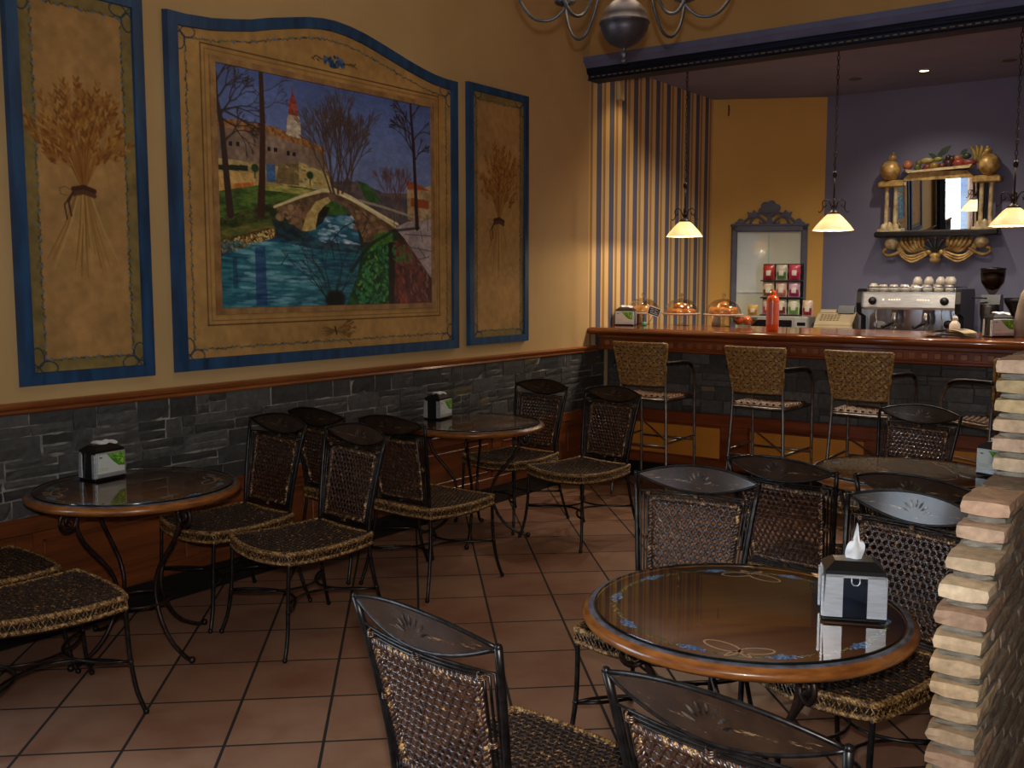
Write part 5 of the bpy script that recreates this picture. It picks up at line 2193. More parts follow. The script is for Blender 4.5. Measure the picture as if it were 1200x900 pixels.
def make_dispenser(name, tall_tissue):
    """napkin box: window side faces local -Y, printed card on local +Y"""
    t = thing(name, 'x', 'napkin dispenser')
    W2, D2, H = .078, .056, .126
    b = MB()
    b.box((-W2, -D2, 0), (W2, D2, .010), bev=.003)
    b.prism([(-W2 + .004, .010), (W2 - .004, .010), (W2 - .010, H), (-W2 + .010, H)], 1, -D2 + .005, D2 - .005)
    b.build('housing', M['black_plastic'], t)
    c = MB()
    # faceted black lid
    z0, z1 = H - .004, H + .026
    a, d = W2 - .004, D2 - .0
    vs = [(-a, -d, z0), (a, -d, z0), (a, d, z0), (-a, d, z0), (-a, -d, z0 + .010), (a, -d, z0 + .010), (a, d, z0 + .010), (-a, d, z0 + .010),
          (-a * .66, -d * .5, z1), (a * .66, -d * .5, z1), (a * .66, d * .5, z1), (-a * .66, d * .5, z1)]
    fs = [(0, 3, 2, 1), (0, 1, 5, 4), (1, 2, 6, 5), (2, 3, 7, 6), (3, 0, 4, 7), (4, 5, 9, 8), (5, 6, 10, 9), (6, 7, 11, 10), (7, 4, 8, 11), (8, 9, 10, 11)]
    c.add(vs, fs)
    c.build('lid', M['black_plastic'], t)
    f = MB()
    for s in (-1, 1):     # chrome cheeks either side of the window, slightly flared at the foot
        x0, x1 = (s * W2 - (0 if s > 0 else 0), s * .030)
        xa, xb = min(x0, x1), max(x0, x1)
        zt = H - .006
        o = [(xa, .012), (xb, .012), (xb - (0 if s < 0 else .006), zt), (xa + (.006 if s < 0 else 0), zt)]
        f.prism(o, 1, -D2 - .004, -D2 + .004)
    f.box((-W2 + .006, -D2 - .004, H - .012), (W2 - .006, -D2 + .003, H - .004), bev=.002)
    f.tube([(-.010, -D2 - .006, H - .008), (-.010, -D2 - .007, H - .022), (-.005, -D2 - .008, H - .028), (.005, -D2 - .008, H - .028), (.010, -D2 - .007, H - .022), (.010, -D2 - .006, H - .008)], .0016, 6)
    f.build('chrome_face', M['chrome'], t)
    wv = MB()
    arc = [(-.030, .012), (.030, .012), (.030, H - .022), (.022, H - .015), (0, H - .012), (-.022, H - .015), (-.030, H - .022)]
    wv.prism(arc, 1, -D2 - .002, -D2 + .002)
    wv.build('window', M['black_window'], t)
    for s in (-1, 1):     # chrome corner strips at the narrow ends
        MB().box((s * W2 - .004, -D2 + .004, .010), (s * W2 + .002, -D2 + .022, H - .010), bev=.001).build('corner_strip', M['chrome'], t)
        MB().box((s * W2 - .004, D2 - .024, .010), (s * W2 + .002, D2 - .004, H - .010), bev=.001).build('corner_strip', M['chrome'], t)
    P = card_paint()
    fr = MB().box((-W2 + .002, D2 - .002, .012), (W2 - .002, D2 + .003, H - .004), bev=.0015)
    fr.build('card_holder', M['chrome'], t)
    paint_mesh('printed_card', P, lambda U, V: ((.5 - U) * (2 * W2 - .016), np.full_like(U, D2 + .0038), .030 + (1 - V) * (H - .040)), M['card'], t)
    n = MB()
    if tall_tissue:
        tissue(n, .046, .095, 10, 4, .10)
        o = n.build('napkin', M['paper'], t, fix=False)
        o.location = (0, 0, H + .018)
    else:
        n.grid(lambda u, v: ((u - .5) * .095 + .012 * math.sin(v * 5), (v - .5) * .05 + .008 * math.sin(u * 7), .010 * math.sin(PI * v) + .006 * u + .004 * math.sin(u * 9 + v * 3)), 10, 6)
        n.grid(lambda u, v: ((u - .5) * .075 + .006, (v - .5) * .045 - .004, .014 * math.sin(PI * v) + .004 * math.sin(u * 8)), 10, 6)
        o = n.build('napkin', M['paper'], t, fix=False)
        o.location = (-.008, 0, H + .026)
    return t


ZG = ZTAB + .0045
d0 = make_dispenser('napkin_dispenser', True)
d0.location = (3.492, 2.582, ZG)
d0.rotation_euler = (0, 0, R(24))
d0['label'] = 'chrome and black napkin dispenser with a white tissue, on the near flower painted table'
d0['group'] = 'napkin dispensers'
d1 = make_dispenser('napkin_dispenser', False)
for i, (p, a, lb) in enumerate((
        ((.222, 2.47, ZG), -84, 'black napkin dispenser with green and white card on the left wall table'),
        ((.175, 4.83, ZG), -80, 'black napkin dispenser on the second wall table in front of the slate'),
        ((3.44, 4.86, ZG), 160, 'black napkin dispenser on the far right table, half hidden by the brick wall'),
        ((.10, 7.36, 1.2225), 196, 'black napkin dispenser at the left end of the bar'),
        ((2.975, 7.30, 1.2225), 222, 'black napkin dispenser at the right of the bar by the newspaper'))):
    if i == 0:
        d1.location = p
        d1.rotation_euler = (0, 0, R(a))
        d1['label'] = lb
        d1['group'] = 'napkin dispensers'
    else:
        dup(d1, p, R(a), lb, 'napkin dispensers')

# ------------------------------------------------------------------ things on the bar
ZW = 1.2225
M['pastry'] = mat('baked_pastry', rgb(226, 150, 62), rgb(168, 92, 30), rough=.6, scale=24, bump=.4, p=(.35, .65))
M['pastry_pale'] = mat('pale_cake', rgb(232, 176, 92), rgb(190, 120, 50), rough=.6, scale=18, bump=.3)


def cake_stand(x, y, kind, label):
    t = thing('cake_stand', label, 'cake stand', (x, y, ZW), 0, 'domed cake stands on the bar')
    s = MB()
    s.lathe([(0, 0), (.062, 0), (.064, .004), (.030, .010), (.012, .022), (.010, .045), (.018, .055), (.010, .066), (.016, .084), (.05, .092), (0, .092)], 32)
    s.build('pedestal', M['glassware'], t)
    p = MB()
    p.lathe([(0, .090), (.150, .090), (.162, .098), (.163, .104), (.158, .103), (.148, .098), (0, .097)], 48)
    p.build('plate', M['porcelain'], t)
    d = MB()
    pr = [(.146, .100), (.145, .118), (.135, .150), (.115, .180), (.085, .205), (.05, .220), (.015, .226)]
    d.lathe(pr + [(.0, .227)], 48)
    dm = d.build('glass_dome', M['dome_glass'], t)
    k = MB()
    k.lathe([(0, .226), (.008, .228), (.006, .238), (.014, .244), (.018, .256), (.012, .268), (0, .271)], 20)
    k.build('dome_knob', M['glassware'], dm)
    r = random.Random(int(x * 100) + 5)
    if kind == 0:
        pc = thing('sponge_cake', 'flat golden sponge cake under the leftmost glass dome', 'cake', (x, y, ZW + .098))
        c = MB().lathe([(0, 0), (.125, 0), (.134, .012), (.128, .040), (.10, .058), (0, .066)], 40)
        c.build('crumb', M['pastry_pale'], pc)
    elif kind == 1:
        for q in range(5):
            a = 2 * PI * q / 4 if q < 4 else .4
            pp = thing('flat_pastry', ('top golden pastry of the pile' if q == 4 else 'golden flat pastry') + ' under the middle glass dome', 'pastry', (x + (.066 * math.cos(a) if q < 4 else 0), y + (.066 * math.sin(a) if q < 4 else 0), ZW + .098 + (.045 if q == 4 else 0)), a, 'pastries under the middle dome' if q < 4 else None)
            pp_ = MB().lathe([(0, 0), (.058, 0), (.067, .012), (.062, .032), (.036, .044), (0, .048)], 18)
            pp_.build('crust', M['pastry'], pp)
    else:
        for q in range(6):
            a = 2 * PI * q / 5
            rr, zz = (.082, 0) if q < 5 else (0, .045)
            cr = thing('croissant', ('top croissant of the heap' if q == 5 else 'brown croissant') + ' under the right glass dome', 'croissant', (x + rr * math.cos(a), y + rr * math.sin(a), ZW + .101 + zz), a + 1.57, 'croissants under the right dome' if q < 5 else None)
            m_ = MB()
            pts, rad = [], []
            for i in range(13):
                u = i / 12 * 2 - 1
                pts.append((u * .052, .018 * u * u - .006, .020 + .0))
                rad.append(.021 * (1 - abs(u) ** 2.2) ** .6 * (1 + .10 * math.sin(i * 3.1)) + .004)
            pts = [(p_[0] * 1.35, p_[1] * 1.35, p_[2] * 1.35) for p_ in pts]
            rad = [q_ * 1.35 for q_ in rad]
            m_.tube(pts, rad, 10)
            m_.build('crust', M['pastry'], cr)
    return t


def glassy(name):
    return glass_mat(name, (.86, .86, .82), 1.7, .03, .16)


M['glassware'] = glassy('pressed_glass')
cake_stand(.10, 7.66, 0, 'glass cake stand with dome over a flat cake, leftmost of the three')
cake_stand(.465, 7.66, 1, 'glass cake stand with dome over golden flat pastries, middle of the three')
cake_stand(.845, 7.66, 2, 'glass cake stand with dome over croissants, right of the three')

# small black price card leaning on the first stand
pc = thing('price_card', 'small tilted black card with white writing between the first two cake stands', 'card', (.300, 7.485, ZW + .118))
m_ = MB().box((-.052, -.002, -.035), (.052, .002, .035), bev=.001)
o = m_.build('card', M['black_plastic'], pc)
fr = MB()
for (a, b) in (((-.052, -.035), (.052, -.031)), ((-.052, .031), (.052, .035)), ((-.052, -.035), (-.048, .035)), ((.048, -.035), (.052, .035))):
    fr.box((a[0], -.0032, a[1]), (b[0], -.0018, b[1]))
r = random.Random(12)
for row, z in enumerate((.018, .006, -.006, -.018)):
    x = -.036
    while x < .034:
        w = r.uniform(.004, .011)
        if r.random() < .8:
            fr.box((x, -.0030, z - .0016), (x + w, -.0018, z + .0016))
        x += w + .003
fr.build('chalk_writing', M['paper'], pc)
stm = MB().tube([(0, .003, -.03), (0, .03, -.06), (-.02, .03, -.118)], .0025, 6)
stm.build('wire_stem', M['steel'], pc)
pc.rotation_euler = (0, R(18), R(20))
tag(MB().lathe([(0, 0), (.022, 0), (.024, .010), (.020, .030), (0, .034)], 20).build('green_pot', mat('green_glaze', rgb(70, 140, 110), rough=.3), loc=(.255, 7.40, ZW)),
    'tiny green pot on the bar under the first cake stand', 'pot')
# sugar bowl behind third stand
M['ribbed'] = mat('cream_ceramic', rgb(226, 206, 168), rgb(204, 180, 140), rough=.4, scale=10)
tag(MB().lathe([(0, 0), (.036, 0), (.040, .03), (.038, .075), (.026, .09), (0, .094)], 24).build('cream_jar', M['ribbed'], loc=(.72, 7.80, ZW)),
    'cream coloured jar behind the right cake stand', 'jar')

# orange bottle
ob = thing('orange_bottle', 'tall glossy orange bottle standing alone on the bar', 'bottle', (1.445, 7.20, ZW))
M['orange'] = mat('orange_gloss', rgb(226, 96, 40), rgb(208, 74, 34), rough=.16, coat=.8, scale=6, stretch=(1, 1, .2))
M['orange_pink'] = mat('pink_label', rgb(214, 120, 128), rgb(206, 92, 44), rough=.25, coat=.7, scale=5, stretch=(3, 3, .5))
MB().lathe([(0, 0), (.043, 0), (.046, .006), (.046, .225), (.044, .245), (.030, .262), (.018, .270), (0, .271)], 32).build('body', M['orange'], ob)
MB().lathe([(.0468, .05), (.0468, .215)], 32).build('label_wrap', M['orange_pink'], ob, fix=False)
MB().lathe([(0, .268), (.020, .268), (.022, .274), (.022, .292), (.018, .300), (0, .301)], 20).build('cap', M['orange'], ob)

# oranges in a bowl behind the right stand
orange_m = mat('orange_peel', rgb(232, 108, 30), rgb(214, 88, 20), rough=.45, scale=30, bump=.3, bscale=160)
bowl = tag(MB().lathe([(0, .0), (.05, 0), (.052, .006), (.09, .035), (.112, .075), (.107, .075), (.085, .040), (.045, .012), (0, .010)], 32).build('glass_bowl', M['glassware'], loc=(.985, 7.76, ZW)),
           'shallow glass bowl of oranges behind the right cake stand', 'bowl')
for i, (dx, dy, dz) in enumerate(((-.040, -.02, .048), (.040, -.022, .050), (.0, .044, .050))):
    o = MB().sphere((0, 0, 0), .036, 18, sz=.95).build('orange', orange_m, loc=(.985 + dx, 7.76 + dy, ZW + dz))
    tag(o, 'orange in the glass bowl behind the right cake stand', 'fruit', 'oranges in the bowl')

# ------------------------------------------------------------------ behind the bar: little oven with bags on it
zb = .9805
ov = thing('microwave_oven', 'silver microwave oven with dark door below the rows of bags', 'microwave', (.775, 9.06, zb), R(8))
oz = .285
M['silver'] = mat('silver_paint', rgb(190, 188, 184), rgb(174, 172, 168), rough=.4, metal=.4)
MB().box((-.275, 0, 0), (.275, .33, oz), bev=.01).build('housing', M['silver'], ov)
MB().box((-.255, -.012, .035), (.125, .002, oz - .035), bev=.006).build('door', mat('oven_door', rgb(26, 26, 28), rgb(18, 18, 20), rough=.2), ov)
cp = MB().box((.145, -.012, .02), (.268, .002, oz - .015), bev=.004).build('control_panel', M['silver'], ov)
MB().box((.175, -.015, oz - .085), (.25, -.010, oz - .055)).build('display', M['black_window'], cp)
for kx in (.185, .24):
    MB().lathe([(0, 0), (.016, 0), (.015, .012), (0, .013)], 16, mtx=Matrix.Translation((kx, -.011, .10)) @ Matrix.Rotation(R(90), 4, 'X')).build('knob', M['chrome'], cp)

rk = thing('bag_rack', 'black shelf rack holding three rows of small bags on the microwave', 'rack', (.765, 9.13, zb + oz), R(8))
rb = MB()
for z in (.0, .165, .325):
    rb.box((-.19, -.02, z), (.19, .08, z + .012))
rb.box((-.19, .075, 0), (.19, .082, .49))
rb.build('shelves', M['black_plastic'], rk)
bagcols = [((190, 60, 54), (150, 40, 60)), ((196, 190, 170), (70, 130, 70)), ((200, 70, 96), (176, 40, 80)),
           ((214, 196, 160), (120, 84, 60)), ((224, 190, 170), (196, 120, 100)), ((210, 170, 190), (150, 40, 90)),
           ((220, 190, 180), (190, 60, 90)), ((214, 200, 180), (120, 40, 44)), ((216, 220, 190), (110, 160, 80))]
bag_nm = [('red', 'left', 'top'), ('green', 'middle', 'top'), ('crimson', 'right', 'top'), ('beige', 'left', 'middle'), ('pale pink', 'middle', 'middle'), ('magenta', 'right', 'middle'),
          ('rose', 'left', 'bottom'), ('dark red', 'middle', 'bottom'), ('light green', 'right', 'bottom')]


def bag(loc, rz, h, w, c1, c2, label, seed, group):
    r = random.Random(seed)
    t = thing('snack_bag', label, 'bag', loc, rz, group)
    m1 = mat('bag_foil', rgb(*c1), rgb(*[q * .8 for q in c1]), rough=.28, scale=12, coat=.4)
    m2 = mat('bag_print', rgb(*c2), rgb(*[q * .8 for q in c2]), rough=.3, scale=20, coat=.4)
    b = MB()

    def f(u, v, s):
        x = (u - .5) * w * (1 + .04 * math.sin(v * 9 + seed))
        d = .026 * math.sin(PI * u) ** .6 * math.sin(PI * min(1, v * 1.0)) ** .5
        return (x, s * d, v * h)
    b.grid(lambda u, v: f(u, v, -1), 8, 8)
    b.grid(lambda u, v: f(1 - u, v, 1), 8, 8)
    bo = b.build('pouch', m1, t, fix=False)
    p = MB()
    p.grid(lambda u, v: (f(.1 + .8 * u, .10 + .42 * v, -1)[0], f(.1 + .8 * u, .10 + .42 * v, -1)[1] - .0015, f(0, .10 + .42 * v, -1)[2]), 6, 4)
    p.build('print', m2, bo, fix=False)
    q = MB()
    q.grid(lambda u, v: (f(.3 + .4 * u, .30 + .34 * v, -1)[0], f(.3 + .4 * u, .30 + .34 * v, -1)[1] - .003, f(0, .30 + .34 * v, -1)[2]), 4, 3)
    q.build('label_spot', M['porcelain'], bo, fix=False)


for i in range(9):
    row, cl = i // 3, i % 3
    z = zb + oz + .012 + (2 - row) * .1625
    lx, ly = (cl - 1) * .120, .012
    ca, sa = math.cos(R(8)), math.sin(R(8))
    px, py = .765 + lx * ca - ly * sa, 9.13 + lx * sa + ly * ca
    n_, cc, rr_ = bag_nm[i]
    bag((px, py, z), R(8), .142, .108, *bagcols[i], '%s foil bag in the rack behind the bar, %s shelf, %s' % (n_, rr_, {'left': 'left one', 'middle': 'centre one', 'right': 'right one'}[cc]), i + 1, 'foil bags in the rack')
bag((.515, 9.075, zb + oz), R(12), .105, .098, (226, 186, 96), (196, 140, 60), 'squat yellow bag on the microwave left of the bag rack', 21, None)
bag((1.03, 9.12, zb + oz), R(4), .150, .098, (214, 190, 170), (150, 40, 70), 'maroon and cream bag on the microwave right of the bag rack', 22, None)

# ------------------------------------------------------------------ grey carved mirror on the angled yellow wall
ang = math.atan2(.5, .95)
gm = thing('carved_frame', 'tall grey carved frame with pale glass and scroll crest on the yellow wall', 'framed glass', (.495, 9.475, 1.00), ang)
M['grey_frame'] = mat('grey_painted_wood', rgb(98, 98, 116), rgb(84, 84, 102), rough=.6, scale=10)
HWm, Hm = .362, 1.135
M['milk_glass'] = mat('pale_milky_glass', rgb(222, 222, 200), rgb(208, 210, 190), rough=.12, coat=.6, scale=2.2)
mgl = MB().box((-HWm + .02, -.020, .02), (HWm - .02, -.012, Hm - .02)).build('milky_glass', M['milk_glass'], gm)
MB().box((-.004, -.026, .07), (.004, -.019, Hm - .07)).build('glass_joint', mat('pale_green_strip', rgb(176, 206, 186), rough=.3), mgl)
MB().box((-HWm + .05, -.032, .48), (HWm - .05, -.019, .492)).build('glass_shelf_edge', mat('white_edge', rgb(230, 232, 226), rough=.3), mgl)
f = MB()
for (a, b) in (((-HWm, 0), (-HWm + .058, Hm)), ((HWm - .058, 0), (HWm, Hm)), ((-HWm, Hm - .062), (HWm, Hm)), ((-HWm, 0), (HWm, .06))):
    f.box((a[0], -.045, a[1]), (b[0], -.004, b[1]), bev=.008)
f.box((-HWm - .012, -.052, Hm - .008), (HWm + .012, -.004, Hm + .014), bev=.006)
f.build('frame', M['grey_frame'], gm)
c = MB()


def slab(pts, mbx=c, y0=-.036, y1=-.008, mi=0):
    mbx.prism(pts, 1, y0, y1, mi)


slab([(-.030, Hm), (-.022, Hm + .06), (-.016, Hm + .13), (.016, Hm + .13), (.022, Hm + .06), (.030, Hm)])
# fan shaped finial with lobes
fan = []
for i in range(41):
    a = PI * i / 40
    rr = .080 + .016 * abs(math.sin(a * 3.5))
    fan.append((rr * 1.15 * math.cos(a), Hm + .135 + rr * 1.1 * math.sin(a) * (1 if a else 1)))
fan += [(-.05, Hm + .118), (0, Hm + .105), (.05, Hm + .118)]
slab(fan)
for s in (-1, 1):
    def tb(pts, rr, c=c, s=s):
        sp = spline([(s * u, -.022, Hm + v) for u, v in pts], 6)
        c.tube(sp, rr, 8)
    tb([(.03, .02), (.075, .06), (.12, .085), (.165, .060), (.185, .012)], .013)
    tb([(.02, .085), (.055, .11), (.10, .115), (.150, .095), (.21, .060), (.25, .018)], .013)
    tb([(.09, .075), (.060, .055), (.055, .025), (.085, .018), (.095, .040)], .009)
    tb([(.24, .014), (.265, .045), (.285, .050), (.300, .028), (.33, .012)], .014)
    slab([(s * u, Hm + v) for u, v in ((.105, .100), (.150, .150), (.175, .120), (.215, .130), (.200, .085), (.150, .080))])
    slab([(s * u, Hm + v) for u, v in ((.25, .0), (.262, .050), (.285, .062), (.300, .040), (.35, .008), (.35, 0))])
c.build('crest', M['grey_frame'], gm)

# ------------------------------------------------------------------ gilded console mirror on the violet wall
gx, gz = 2.005, 2.24
go = thing('gilded_mirror', 'gilded mirror with columns, fruit on top and shell scrolls below on the violet wall', 'mirror', (gx, 9.72, gz))
M['gold'] = mat('gold_leaf', rgb(228, 192, 120), rgb(136, 96, 46), rough=.42, metal=.25, scale=16, p=(.35, .68), bump=.25, bdist=.004)
M['gold_pale'] = mat('pale_gold_leaf', rgb(238, 222, 178), rgb(166, 132, 80), rough=.45, metal=.15, scale=14, p=(.35, .68))
M['dark_lacquer'] = mat('dark_lacquer', rgb(42, 36, 38), rgb(26, 22, 24), rough=.35)
mg_ = MB().box((-.345, -.008, 0), (.335, .0, .465)).build('mirror_glass', M['mirror'], go)
mg_.location = (0, -.046, -.190)
mg_.rotation_euler = (R(5), 0, 0)
b = MB()
b.box((-.40, -.042, -.20), (.40, -.004, .29))
b.build('back_board', M['dark_lacquer'], go)
for s in (-1, 1):
    for dx in (.365, .445):
        m_ = MB()
        cx_ = s * dx
        m_.lathe([(0, -.150), (.026, -.148), (.026, -.135), (.020, -.125), (.0195, .20), (.024, .215), (0, .216)], 16, center=(cx_, -.075, 0))
        m_.build('column', M['gold_pale'], go)
    cp = MB()
    cp.box((s * .405 - .118, -.130, .214), (s * .405 + .118, -.004, .262), bev=.010)
    cp.box((s * .405 - .10, -.12, .255), (s * .405 + .10, -.004, .276), bev=.008)
    cp.build('capital', M['gold'], go)
    ur = MB()
    ur.lathe([(0, .276), (.03, .276), (.055, .290), (.082, .325), (.092, .365), (.084, .405), (.055, .440), (.022, .455), (0, .456)], 26, center=(s * .420, -.085, 0))
    uo = ur.build('ball_urn', M['gold'], go)
    ku = MB()
    ku.sphere((s * .405, -.085, .480), .034, 14)
    ku.sphere((s * .398, -.085, .520), .013, 8)
    ku.build('urn_knob', M['gold'], uo)
    pl = MB()
    for (dx, w_, h_) in ((-.055, .030, .060), (0, .034, .080), (.055, .030, .060)):
        pl.sphere((s * .405 + dx, -.10, -.165), w_, 12, sx=1, sy=.7, sz=h_ / w_ * .8)
    pl.box((s * .405 - .11, -.12, -.200), (s * .405 + .11, -.01, -.168), bev=.008)
    pl.build('plinth_leaves', M['gold_pale'], go)
lt = MB()
lt.prism([(-.31, .262), (.31, .262), (.25, .325), (-.23, .345)], 1, -.11, -.004)
lt.build('lintel', M['gold'], go)
lt = MB()
lt.prism([(-.27, .345), (-.25, .330), (.27, .345), (.29, .375), (.20, .366), (-.20, .350), (-.27, .365)], 1, -.15, -.01)
lt.build('fruit_tray', M['gold_pale'], go)
sh = MB().box((-.53, -.16, -.245), (.53, -.004, -.195), bev=.012)
sh.build('shelf', M['dark_lacquer'], go)
fruit = [(-.265, .405, .046, (196, 120, 84), 1), (-.185, .385, .034, (90, 92, 44), 1), (-.17, .42, .030, (110, 104, 60), 1), (-.10, .375, .032, (120, 50, 40), 1.2), (-.04, .385, .034, (150, 120, 50), 1.3),
         (.03, .38, .032, (110, 60, 40), 1.1), (.085, .40, .034, (90, 44, 48), 1), (.11, .435, .030, (84, 46, 44), 1), (.08, .450, .026, (70, 40, 44), 1), (.17, .395, .042, (170, 66, 48), 1.25),
         (.155, .44, .030, (180, 120, 76), 1.2), (.255, .395, .030, (150, 60, 44), 2.2), (.23, .455, .030, (60, 80, 44), 1.3), (-.10, .435, .030, (176, 160, 96), 2.2), (-.01, .445, .026, (150, 148, 70), 2.0)]
r = random.Random(3)
for (x, z, rr, c_, sx_) in fruit:
    o = MB().sphere((x, -.085 + r.uniform(-.01, .01), z), rr, 14, sx=sx_, sy=.9, sz=.95).build('carved_fruit', mat('painted_fruit', rgb(*c_), rgb(*[q * .7 for q in c_]), rough=.4, scale=12, coat=.3), go)
lf = MB()
for (x0, z0, x1, z1, w_) in ((-.02, .455, .10, .555, .028), (.0, .44, -.09, .50, .018), (.18, .47, .24, .515, .018)):
    dx, dz = x1 - x0, z1 - z0
    L = math.hypot(dx, dz)
    nx, nz = -dz / L, dx / L
    pts = [(x0, z0)] + [(x0 + dx * q + nx * w_ * math.sin(PI * q), z0 + dz * q + nz * w_ * math.sin(PI * q)) for q in (.25, .5, .75)] + [(x1, z1)] + \
          [(x0 + dx * q - nx * w_ * math.sin(PI * q), z0 + dz * q - nz * w_ * math.sin(PI * q)) for q in (.75, .5, .25)]
    lf.prism(pts, 1, -.10, -.092)
lf.build('carved_leaf', mat('painted_leaf', rgb(40, 60, 38), rgb(26, 40, 28), rough=.5), go)
bn = MB()
for k in range(5):
    a = R(108 - k * 19)
    pts = [(.30 + math.cos(a) * q * .15 + .02 * math.sin(q * PI), -.085 + .003 * k, .40 + math.sin(a) * q * .15) for q in [i / 6 for i in range(7)]]
    bn.tube(pts, [.008, .014, .017, .018, .017, .013, .006], 8)
bn.build('carved_bananas', mat('painted_banana', rgb(196, 160, 84), rgb(120, 110, 56), rough=.45, scale=8), go)
# underside: hanging balls with hooks, shells and a central palmette
for s in (-1, 1):
    bl = MB().sphere((s * .385, -.075, -.300), .062, 18, sz=.95)
    bl.build('hanging_ball', M['gold_pale'], go)
    hk = MB()
    hk.tube(spline([(s * .27, -.06, -.345), (s * .33, -.07, -.385), (s * .40, -.075, -.410), (s * .450, -.075, -.395), (s * .452, -.075, -.360), (s * .425, -.075, -.350)], 5), .015, 8)
    hk.build('hook_scroll', M['gold'], go)
    shl = MB()
    for k in range(6):       # upper ribs of the shell
        q = k / 5
        x0 = s * lerp(.300, .115, q)
        pts = [(x0, -.06, -.250), (x0 - s * .010, -.085, lerp(-.300, -.285, q)), (s * lerp(.235, .10, q), -.09, lerp(-.365, -.325, q)), (s * lerp(.175, .075, q), -.07, lerp(-.385, -.365, q))]
        shl.tube(spline(pts, 4), [.006 + .013 * math.sin(PI * min(1, i / 12 * .8 + .15)) for i in range(13)], 8)
    for k in range(3):       # sweeping lower folds
        pts = [(s * .060, -.07, -.375 - .012 * k), (s * .115, -.09, -.395 - .022 * k), (s * .190, -.09, -.420 - .026 * k), (s * .255, -.08, -.410 - .020 * k), (s * (.305 + .008 * k), -.06, -.345 - .02 * k), (s * (.335 + .01 * k), -.05, -.27)]
        shl.tube(spline(pts, 4), .0125 - .001 * k, 8)
    shl.sphere((s * .055, -.08, -.385), .026, 12)
    shl.build('shell_wing', M['gold'], go, fix=False)
pm = MB()
for k in range(5):
    a = R(150 - 30 * k)
    pts = [(0, -.07, -.400), (math.cos(a) * .06, -.09, -.385 + math.sin(a) * .06), (math.cos(a) * .115, -.085, -.385 + math.sin(a) * .115)]
    pm.tube(spline(pts, 5), [.006 + .014 * i / 10 for i in range(11)], 8)
po = pm.build('palmette', mat('green_gold', rgb(70, 78, 72), rgb(44, 48, 46), rough=.4, scale=12), go, fix=False)
pt = MB()
for k in range(5):
    a = R(150 - 30 * k)
    pt.sphere((math.cos(a) * .125, -.085, -.385 + math.sin(a) * .125), .021, 10)
pt.build('palmette_tips', mat('terracotta_gold', rgb(170, 104, 80), rgb(130, 76, 54), rough=.45), po)
dr = MB()
dr.lathe([(0, -.485), (.035, -.478), (.050, -.455), (.040, -.43), (.052, -.415), (.030, -.395), (0, -.39)], 20, center=(0, -.07, 0))
dr.build('drop_finial', M['gold'], go)

# ------------------------------------------------------------------ espresso machine
em = thing('espresso_machine', 'two group chrome espresso machine with black sides below the gilded mirror', 'coffee machine', (1.93, 9.12, zb), R(0))
h0 = .53
hw = .40
b = MB()
b.box((-hw, .14, .04), (hw, .50, h0 - .02), bev=.01)
b.box((-hw, -.02, .04), (hw, .50, .085), bev=.006)
b.build('body', M['steel'], em)
ft = MB()
for sx in (-1, 1):
    for y in (.03, .44):
        ft.lathe([(0, 0), (.022, 0), (.018, .042), (0, .042)], 14, center=(sx * .35, y, 0))
ft.build('feet', M['black_plastic'], em)
hd = MB()
hd.prism([(-.03, .365), (-.045, .385), (-.035, .50), (-.01, .515), (.20, .515), (.20, .365)], 0, -hw + .005, hw - .005)
ho = hd.build('head_panel', M['chrome'], em)
for s in (-1, 1):
    sd = MB()
    sd.prism([(-.06, .335), (-.075, .42), (-.06, .52), (-.02, .545), (.46, .545), (.50, .50), (.50, .05), (.10, .05), (.08, .30)], 0, s * (hw + .012) - .022, s * (hw + .012) + .022)
    sd.build('side_panel', M['black_plastic'], em)
for x in (-.30, .30) :
    kb = MB().lathe([(0, 0), (.034, 0), (.036, .010), (.030, .032), (0, .034)], 24, mtx=Matrix.Translation((x, -.040, .44)) @ Matrix.Rotation(R(90), 4, 'X'))
    kb.build('steam_knob', M['black_plastic'], ho)
bt = MB()
for cx_ in (-.12, .12):
    for k in range(5):
        x = cx_ - .044 + k * .022
        bt.box((x, -.048, .445), (x + .011, -.036, .455))
bt.box((-.215, -.048, .443), (-.203, -.036, .457))
bt.build('button_lights', emit_mat('pilot_light', rgb(255, 240, 220), .8), ho)
for cx_ in (-.13, .135):
    gr = MB()
    gr.lathe([(0, .23), (.030, .232), (.036, .25), (.036, .30), (.030, .33), (.026, .37), (0, .37)], 20, center=(cx_, .045, 0))
    go_ = gr.build('group_head', M['steel'], em)
    hl = MB()
    hl.tube([(cx_, .02, .252), (cx_ - .02, -.04, .235), (cx_ - .055, -.13, .215)], [.012, .014, .017], 10)
    hl.build('portafilter_handle', M['black_plastic'], go_)
    spt = MB()
    spt.tube([(cx_ - .008, .04, .232), (cx_ - .016, .035, .200), (cx_ - .018, .03, .190)], .006, 6)
    spt.tube([(cx_ + .008, .04, .232), (cx_ + .016, .035, .200), (cx_ + .018, .03, .190)], .006, 6)
    spt.build('spouts', M['steel'], go_, fix=False)
for x in (-.27, .275):
    wnd = MB().tube(spline([(x, .0, .37), (x, -.03, .33), (x + .012, -.04, .24), (x + .004, -.03, .15)], 5), .006, 8)
    wnd.build('steam_wand', M['steel'], em)
gg = MB().lathe([(0, 0), (.036, 0), (.038, .008), (.030, .014), (0, .014)], 24, mtx=Matrix.Translation((.30, .138, .235)) @ Matrix.Rotation(R(90), 4, 'X'))
gg.build('gauge', M['black_plastic'], em)
pl = MB().prism([(-.285 + .05 * math.cos(2 * PI * i / 24), .225 + .032 * math.sin(2 * PI * i / 24)) for i in range(24)], 1, .132, .140)
pl.build('oval_plate', M['chrome'], em)
rl_ = MB()
